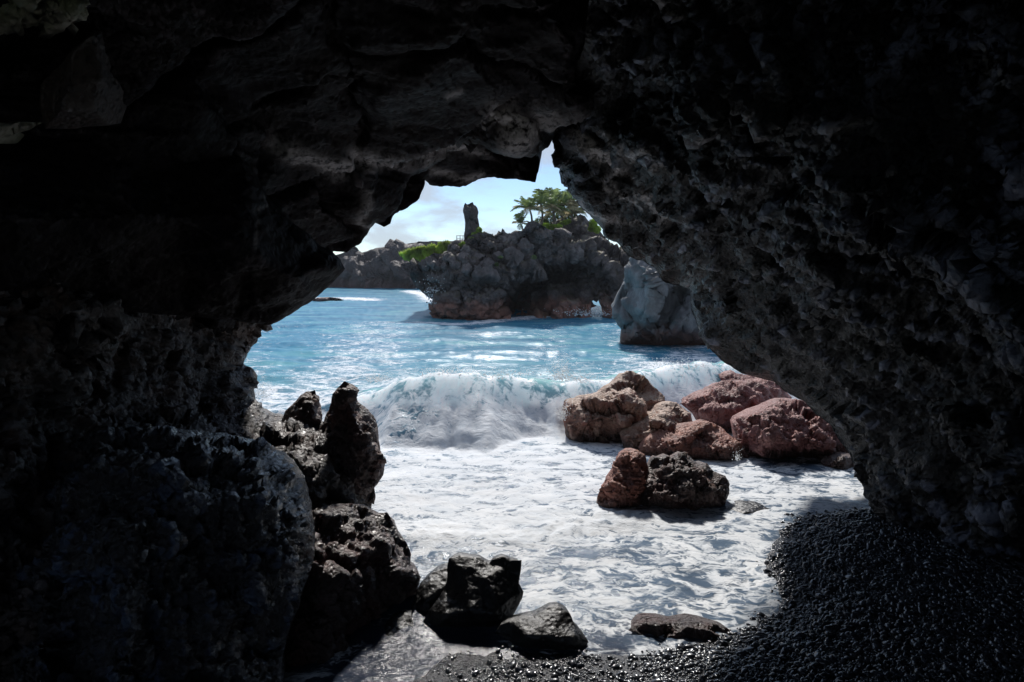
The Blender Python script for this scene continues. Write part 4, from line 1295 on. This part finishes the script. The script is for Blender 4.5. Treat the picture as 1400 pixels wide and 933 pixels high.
# left wall and ledge
lw = [(372, 420, 8.0), (362, 446, 8.2), (353, 459, 8.2), (349, 469, 8.2), (340, 477, 8.2), (337, 486, 8.2), (333, 497, 8.2), (346, 503, 8.2), (349, 510, 8.2), (348, 522, 8.2), (347, 533, 8.2), (350, 547, 8.2), (361, 557, 8.2), (373, 563, 8.1), (400, 570, 7.9), (430, 572, 7.8), (460, 590, 7.6), (485, 630, 7.3), (512, 664, 7.1), (508, 690, 6.9), (512, 702, 6.8), (520, 760, 6.2), (500, 860, 5.6), (480, 1010, 4.6), (200, 1150, 3.4), (-300, 1200, 2.6), (-900, 1000, 2.4), (-900, 300, 2.7), (-200, 330, 4.2), (100, 360, 5.4), (300, 390, 7.2)]
li = [(330, 480, 7.9), (310, 455, 7.4), (320, 520, 7.6), (330, 550, 7.6), (260, 460, 6.9), (290, 520, 7.1), (300, 570, 6.9), (220, 500, 6.4), (240, 560, 6.4), (180, 440, 6.0), (150, 520, 5.7), (180, 570, 5.7), (90, 560, 5.0), (100, 470, 5.2), (50, 400, 4.7), (60, 380, 4.4), (100, 420, 4.5), (110, 450, 4.8), (30, 470, 4.5), (0, 550, 4.2), (-50, 420, 4.0), (350, 590, 6.8), (400, 600, 6.9), (430, 620, 6.8), (460, 650, 6.7), (480, 680, 6.6), (370, 630, 6.2), (420, 680, 6.2), (460, 700, 6.3), (330, 640, 5.9), (400, 720, 5.6), (250, 620, 5.5), (100, 620, 4.7), (300, 800, 5.0), (450, 800, 5.6), (0, 700, 3.9), (100, 900, 3.8), (-200, 600, 3.4), (300, 950, 4.5)]
lumps = [nz(.9, .16, 3), facet(2.2, .08), veins(3.4, .05, off=3, st=(1, 1, .7)), facet(7, .03), nz(12, .018, 3, True, off=8), nz(28, .008, 2)]
rock('cave_wall', lw, li, M['ledge'], step=3.2, jag=2.6, smooth=1, disp=lumps, fade=12, seed=44, rim=((760, 470), 1.4, 30), kind='structure')

# big wet boulder in the left foreground
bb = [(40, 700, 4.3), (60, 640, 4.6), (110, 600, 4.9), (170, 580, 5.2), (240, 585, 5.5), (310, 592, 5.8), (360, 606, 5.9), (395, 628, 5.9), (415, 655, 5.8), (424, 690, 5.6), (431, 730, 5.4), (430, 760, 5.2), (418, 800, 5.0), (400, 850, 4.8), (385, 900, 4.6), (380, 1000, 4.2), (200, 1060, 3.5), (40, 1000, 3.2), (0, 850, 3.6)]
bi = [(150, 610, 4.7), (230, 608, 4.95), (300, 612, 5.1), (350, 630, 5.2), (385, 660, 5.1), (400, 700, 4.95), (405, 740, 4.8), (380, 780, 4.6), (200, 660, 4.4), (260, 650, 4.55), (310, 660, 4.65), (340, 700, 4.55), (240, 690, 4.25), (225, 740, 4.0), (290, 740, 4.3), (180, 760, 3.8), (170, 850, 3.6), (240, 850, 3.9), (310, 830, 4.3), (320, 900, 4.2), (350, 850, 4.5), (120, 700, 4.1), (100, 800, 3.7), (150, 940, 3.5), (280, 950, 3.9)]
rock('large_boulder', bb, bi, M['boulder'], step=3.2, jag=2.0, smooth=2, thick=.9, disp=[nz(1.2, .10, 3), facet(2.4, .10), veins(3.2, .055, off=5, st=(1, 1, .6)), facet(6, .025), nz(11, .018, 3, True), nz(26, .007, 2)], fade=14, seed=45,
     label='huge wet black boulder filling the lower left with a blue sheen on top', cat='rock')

# reddish block right of it
rb = [(395, 800, 5.3), (410, 740, 5.5), (428, 708, 5.8), (455, 690, 6.1), (490, 690, 6.3), (512, 703, 6.35), (529, 701, 6.35), (537, 716, 6.3), (546, 730, 6.25), (555, 744, 6.2), (562, 760, 6.15), (561, 771, 6.1), (575, 789, 6.05), (571, 809, 5.95), (566, 834, 5.85), (540, 850, 5.7), (515, 872, 5.5), (500, 910, 5.2), (480, 1000, 4.7), (380, 1000, 4.6), (385, 900, 4.8)]
rbi = [(440, 725, 5.6), (480, 715, 5.9), (520, 720, 6.1), (470, 750, 5.55), (510, 755, 5.75), (540, 765, 5.9), (430, 770, 5.2), (480, 790, 5.3), (530, 800, 5.65), (460, 850, 5.1), (510, 845, 5.4), (430, 900, 4.9), (550, 800, 5.75)]
rock('block_rock', rb, rbi, M['block'], step=2.8, jag=2.0, smooth=1, thick=.6, disp=[nz(1.5, .07, 3), facet(2.6, .09), facet(7, .035), nz(10, .02, 3, True, off=2), nz(24, .008, 3)], fade=9, seed=46,
     label='reddish black angular block at the edge of the swash left of the pool', cat='rock')

# pointed rocks on the ledge
pr = [(430, 600, 7.3), (440, 580, 7.3), (449, 562, 7.4), (453, 549, 7.4), (455, 539, 7.4), (463, 529, 7.4), (471, 521, 7.4), (480, 525, 7.4), (489, 529, 7.4), (488, 540, 7.4), (490, 550, 7.4), (503, 560, 7.4), (512, 572, 7.4), (517, 584, 7.4), (518, 600, 7.3), (520, 616, 7.25), (527, 629, 7.2), (525, 648, 7.1), (513, 667, 7.0), (512, 690, 6.9), (480, 680, 6.8), (445, 640, 7.0)]
rock('pointed_rock', pr, [(465, 545, 7.15), (478, 545, 7.1), (465, 575, 6.95), (490, 575, 6.95), (505, 595, 7.0), (455, 605, 6.8), (480, 615, 6.7), (508, 625, 6.85), (490, 650, 6.65), (512, 645, 6.85)], M['dark'], step=2.4, jag=1.8, smooth=1, thick=.5,
     disp=[facet(3.6, .08), facet(9, .03), nz(14, .016, 3, True)], fade=9, seed=47, label='tall pointed dark rock standing on the ledge against the foam', cat='rock')
rock('pointed_rock', [(385, 575, 7.6), (392, 560, 7.7), (404, 547, 7.7), (411, 540, 7.7), (419, 536, 7.7), (430, 533, 7.7), (433, 540, 7.7), (436, 548, 7.7), (440, 568, 7.6), (440, 585, 7.5), (410, 592, 7.4), (388, 588, 7.4)],
     [(415, 550, 7.45), (428, 550, 7.45), (408, 568, 7.35), (428, 572, 7.3)], M['dark'], step=2.2, jag=1.4, smooth=1, thick=.4, disp=[facet(4, .06), facet(10, .025), nz(15, .014, 3, True)], fade=8, seed=48,
     label='small triangular dark rock left of the tall pointed one', cat='rock')

# rocks in the upper left corner
rock('pale_rock', [(-60, -60, 3.6), (-60, 45, 3.6), (0, 42, 3.7), (40, 55, 3.8), (74, 60, 3.9), (96, 38, 3.9), (128, 22, 4.0), (118, -10, 4.0), (130, -60, 3.9)], [(30, 10, 3.4), (60, 30, 3.65), (50, -10, 3.5), (85, 10, 3.6), (105, 5, 3.55), (0, 20, 3.45), (70, 45, 3.6)], M['pale'], step=3, jag=1.6, smooth=1, thick=.3,
     disp=[nz(2.4, .05, 4), crack(4, .05), nz(12, .012, 3, True)], fade=8, seed=49, label='pale khaki rock catching light in the top left corner', cat='rock')
rock('wedged_block', [(152, 26, 4.2), (125, 30, 4.2), (100, 40, 4.2), (88, 56, 4.15), (72, 76, 4.1), (55, 104, 4.0), (54, 145, 4.0), (62, 176, 4.0), (90, 176, 4.1), (150, 170, 4.2), (170, 120, 4.3), (162, 60, 4.3)], [(100, 70, 3.8), (130, 50, 3.85), (90, 120, 3.75), (140, 110, 3.85), (80, 155, 3.8), (130, 150, 3.9)], M['ledge'], step=3, jag=1.0, smooth=1, thick=.4,
     disp=[nz(2.4, .03, 4), nz(12, .010, 3)], fade=8, seed=50, label='dark grey block wedged below the pale corner rock', cat='rock')
rock('corner_slab', [(-50, 165, 3.8), (0, 168, 3.85), (30, 166, 3.95), (58, 168, 4.0), (40, 178, 4.0), (12, 186, 3.9), (-50, 200, 3.7)], [(10, 174, 3.75), (-10, 180, 3.7)], M['pale'], step=3, jag=.8, smooth=1, thick=.3, disp=[nz(5, .02, 3)], fade=6, seed=51,
     label='thin pale grey slab sticking out at the left edge under the wedged block', cat='rock')

# the body of the cave round and behind the viewer, open at the back
nph, nyy = 90, 60
v, f = [], []
for j in range(nyy):
    Y = 8.9 - j * (15.8 / (nyy - 1))
    for i in range(nph):
        a = -math.radians(35) + math.radians(250) * i / (nph - 1)
        sh = 1 - .35 * sstep(-2, -8.4, np.array(Y)) if False else 1 - .30 * float(sstep(2, 8.4, -Y))
        v.append((7.2 * sh * math.cos(a), Y, 1.0 + 6.2 * sh * math.sin(a)))
v = np.array(v)
for j in range(nyy - 1):
    for i in range(nph - 1):
        k = j * nph + i
        f.append((k, k + 1, k + nph + 1, k + nph))
f = np.array(f)
ax = v - np.column_stack([np.zeros(len(v)), v[:, 1], np.ones(len(v))])
ax /= np.linalg.norm(ax, axis=1)[:, None]
v = v + ax * (.5 * fbm(v * .6, 3) + .15 * fbm(v * 2.5, 3))[:, None]
cen = v[f].mean(1)
f = f[np.linalg.norm((cen - (-4.2, 1.0, 5.8)) / (2.1, 1.6, 2.2), axis=1) > 1]      # a hole in the roof, upper left
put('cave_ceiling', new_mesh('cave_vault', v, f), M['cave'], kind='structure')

# cliff above and beside the mouth, facing the sea
hole = []
for p in ([q for q in ce[4:30]][::-1] + []):
    hole.append(p)
rr = [q for q in rw[1:35]]
ll_ = [q for q in lw[1:20]]
loop = [(a, c) for a, c, _ in ce[4:30]] + [(a, c) for a, c, _ in lw[0:20]] + [(560, 800), (700, 900), (1000, 800), (1200, 720)] + [(a, c) for a, c, _ in rr][::-1]
loop = np.array(loop, float)
d = loop - np.array((720, 480))
loop = loop + d / np.linalg.norm(d, axis=1)[:, None] * 62
hp = P(loop[:, 0], loop[:, 1], 9.9)
h2 = hp[:, [0, 2]]
h2 = h2[(h2[:, 1] > -1.0)]
outer = np.array([(-40, -2), (40, -2), (40, 9), (24, 10), (10, 11), (-6, 10.5), (-22, 10), (-40, 9)], float)
xs_, zs_ = np.meshgrid(np.arange(-39, 39, 1.0), np.arange(-1.5, 14, 1.0))
gpt = np.stack([xs_.ravel(), zs_.ravel()], -1) + RNG.uniform(-.3, .3, (xs_.size, 2))
gpt = gpt[inside(outer, gpt) & ~inside(h2, gpt)]
vs = [Vector(p) for p in np.vstack([outer, h2, gpt])]
no, nh = len(outer), len(h2)
es = [(k, (k + 1) % no) for k in range(no)] + [(no + k, no + (k + 1) % nh) for k in range(nh)]
r = delaunay_2d_cdt(vs, es, [], 1, 1e-5)
cv = np.array([(a.x, a.y) for a in r[0]])
cf = np.array([t_ for t_ in r[2] if len(t_) == 3])
cen = cv[cf].mean(1)
cf = cf[~inside(h2, cen)]
ww = .9 * fbm(np.column_stack([cv[:, 0] * .35, cv[:, 1] * .35, cv[:, 0] * 0]), 4)
edge = sstep(0, 2.5, seg_dist(h2, cv))
front = np.column_stack([cv[:, 0], 9.9 + .6 * ww * edge - .7 * np.clip(cv[:, 1] - 3.8, 0, 9), cv[:, 1]])
back = np.column_stack([cv[:, 0], front[:, 1] - 1.0 - 1.5 * sstep(1, 6, seg_dist(h2, cv)), cv[:, 1]])
eb = {}
for t_ in cf:
    for a, c in ((t_[0], t_[1]), (t_[1], t_[2]), (t_[2], t_[0])):
        eb[tuple(sorted((a, c)))] = eb.get(tuple(sorted((a, c))), 0) + 1
n_ = len(cv)
side = [(a, c, c + n_) for (a, c), k in eb.items() if k == 1] + [(a, c + n_, a + n_) for (a, c), k in eb.items() if k == 1]
put('cliff', new_mesh('cliff', np.vstack([front, back]), np.vstack([cf, cf + n_, np.array(side)])), M['cliff'], kind='structure')

# ------------------------------------------------------------------ pebbles
def ico(sub=2):
    import bmesh
    bm_ = bmesh.new()
    bmesh.ops.create_icosphere(bm_, subdivisions=sub, radius=1.0)
    v_ = np.array([p.co[:] for p in bm_.verts])
    f_ = np.array([[q.index for q in p.verts] for p in bm_.faces])
    bm_.free()
    return v_, f_


peb = []
for i in range(5):
    v, f = ico(2 if i else 2)
    v = v * (1, RNG.uniform(.65, .9), RNG.uniform(.45, .65))
    v = v * (1 + .16 * perlin(v * 1.3 + i * 7) + .05 * perlin(v * 3 + i))[:, None]
    me = new_mesh('pebble', v, f)
    me.materials.append(M['pebble'])
    peb.append(me)

# fine pebbles: one object, scattered by geometry nodes
npt = 150000
px_ = RNG.uniform(560, 1560, npt)
py_ = RNG.uniform(690, 1000, npt)
pw = G(px_, py_, .3)[:, :2]
# even cover over the ground rather than over the picture
# even cover
bx0, bx1, by0, by1 = -1.4, 5.6, 3.0, 9.6
pw = np.stack([RNG.uniform(bx0, bx1, npt), RNG.uniform(by0, by1, npt)], -1)
d = shore_d(pw)
right = sstep(.5, 1.5, pw[:, 0])
dens = sstep(-.05, .25, d + .26 * fbm(np.column_stack([pw * 1.6, pw[:, 0] * 0]), 3)) * (.7 + .3 * right)
keep = (RNG.random(npt) < dens)
pw = pw[keep]
pz = ground_z(pw)
sz = np.exp(RNG.normal(math.log(.0092), .58, len(pw)))
sz = np.clip(sz, .004, .042) * (.75 + .25 * sstep(.6, 1.6, pw[:, 0]))
me = bpy.data.meshes.new('pebble_bed')
me.vertices.add(len(pw))
me.vertices.foreach_set('co', np.column_stack([pw, pz + sz * .25]).astype(np.float32).ravel())
a1 = me.attributes.new('siz', 'FLOAT_VECTOR', 'POINT')
a1.data.foreach_set('vector', (sz[:, None] * np.column_stack([RNG.uniform(.9, 1.5, len(pw)), RNG.uniform(.7, 1.0, len(pw)), RNG.uniform(.45, .75, len(pw))])).astype(np.float32).ravel())
a2 = me.attributes.new('turn', 'FLOAT_VECTOR', 'POINT')
a2.data.foreach_set('vector', np.column_stack([RNG.normal(0, .35, len(pw)), RNG.normal(0, .35, len(pw)), RNG.uniform(0, 6.28, len(pw))]).astype(np.float32).ravel())
po = put('pebble_bed', me, None, kind='stuff')
ng = bpy.data.node_groups.new('scatter', 'GeometryNodeTree')
ng.interface.new_socket('Geometry', in_out='INPUT', socket_type='NodeSocketGeometry')
ng.interface.new_socket('Geometry', in_out='OUTPUT', socket_type='NodeSocketGeometry')
gi = ng.nodes.new('NodeGroupInput')
go = ng.nodes.new('NodeGroupOutput')
ic = ng.nodes.new('GeometryNodeMeshIcoSphere')
ic.inputs['Subdivisions'].default_value = 2
sp = ng.nodes.new('GeometryNodeSetPosition')
nzn = ng.nodes.new('ShaderNodeTexNoise')
nzn.inputs['Scale'].default_value = 1.1
vm = ng.nodes.new('ShaderNodeVectorMath'); vm.operation = 'SUBTRACT'; vm.inputs[1].default_value = (.5, .5, .5)
ng.links.new(nzn.outputs['Color'], vm.inputs[0])
ng.links.new(ic.outputs['Mesh'], sp.inputs['Geometry'])
ng.links.new(vm.outputs[0], sp.inputs['Offset'])
ss = ng.nodes.new('GeometryNodeSetShadeSmooth')
ng.links.new(sp.outputs[0], ss.inputs[0])
sm = ng.nodes.new('GeometryNodeSetMaterial')
sm.inputs['Material'].default_value = M['pebble']
ng.links.new(ss.outputs[0], sm.inputs[0])
ip = ng.nodes.new('GeometryNodeInstanceOnPoints')
ng.links.new(gi.outputs[0], ip.inputs['Points'])
ng.links.new(sm.outputs[0], ip.inputs['Instance'])
for nm, so in (('siz', 'Scale'), ('turn', 'Rotation')):
    na = ng.nodes.new('GeometryNodeInputNamedAttribute')
    na.data_type = 'FLOAT_VECTOR'
    na.inputs['Name'].default_value = nm
    if so == 'Rotation':
        er = ng.nodes.new('FunctionNodeEulerToRotation')
        ng.links.new(na.outputs['Attribute'], er.inputs[0])
        ng.links.new(er.outputs[0], ip.inputs['Rotation'])
    else:
        ng.links.new(na.outputs['Attribute'], ip.inputs[so])
ng.links.new(ip.outputs[0], go.inputs[0])
md = po.modifiers.new('scatter', 'NODES')
md.node_group = ng

# the larger stones one can pick out
cnt = 0
while cnt < 140:
    px, py = RNG.uniform(900, 1396), RNG.uniform(700, 930)
    p = ground_hit(px, py)
    if shore_d(p[None, :2])[0] < .12 or p[1] > 9:
        continue
    if cnt > 30 and p[0] < .7:
        continue
    o = bpy.data.objects.new('pebble', peb[cnt % 5])
    C.objects.link(o)
    s_ = RNG.uniform(.026, .046)
    o.scale = (s_, s_, s_)
    o.location = (p[0], p[1], ground_z(p[None, :2])[0] + s_ * .3)
    o.rotation_euler = (RNG.normal(0, .3), RNG.normal(0, .3), RNG.uniform(0, 6.28))
    tag(o, 'larger smooth black pebble lying among the small ones on the beach', 'pebble', 'larger pebbles on the black beach')
    cnt += 1

# ------------------------------------------------------------------ sea air
hv = np.array([(x, y, z) for x in (-48000, 48000) for y in (-60, 10000) for z in (-3.0, 14.0)], float)
hf = np.array([(0, 1, 3, 2), (4, 6, 7, 5), (0, 4, 5, 1), (2, 3, 7, 6), (0, 2, 6, 4), (1, 5, 7, 3)])
hm = bpy.data.materials.new('sea_air')
hm.use_nodes = True
hm.node_tree.nodes.clear()
ho = hm.node_tree.nodes.new('ShaderNodeOutputMaterial')
hp_ = hm.node_tree.nodes.new('ShaderNodeVolumePrincipled')
hp_.inputs['Color'].default_value = (.86, .92, 1.0, 1)
hp_.inputs['Density'].default_value = 0.0004
hm.node_tree.links.new(hp_.outputs[0], ho.inputs['Volume'])
put('haze', new_mesh('haze', hv, hf, False), hm, kind='stuff')
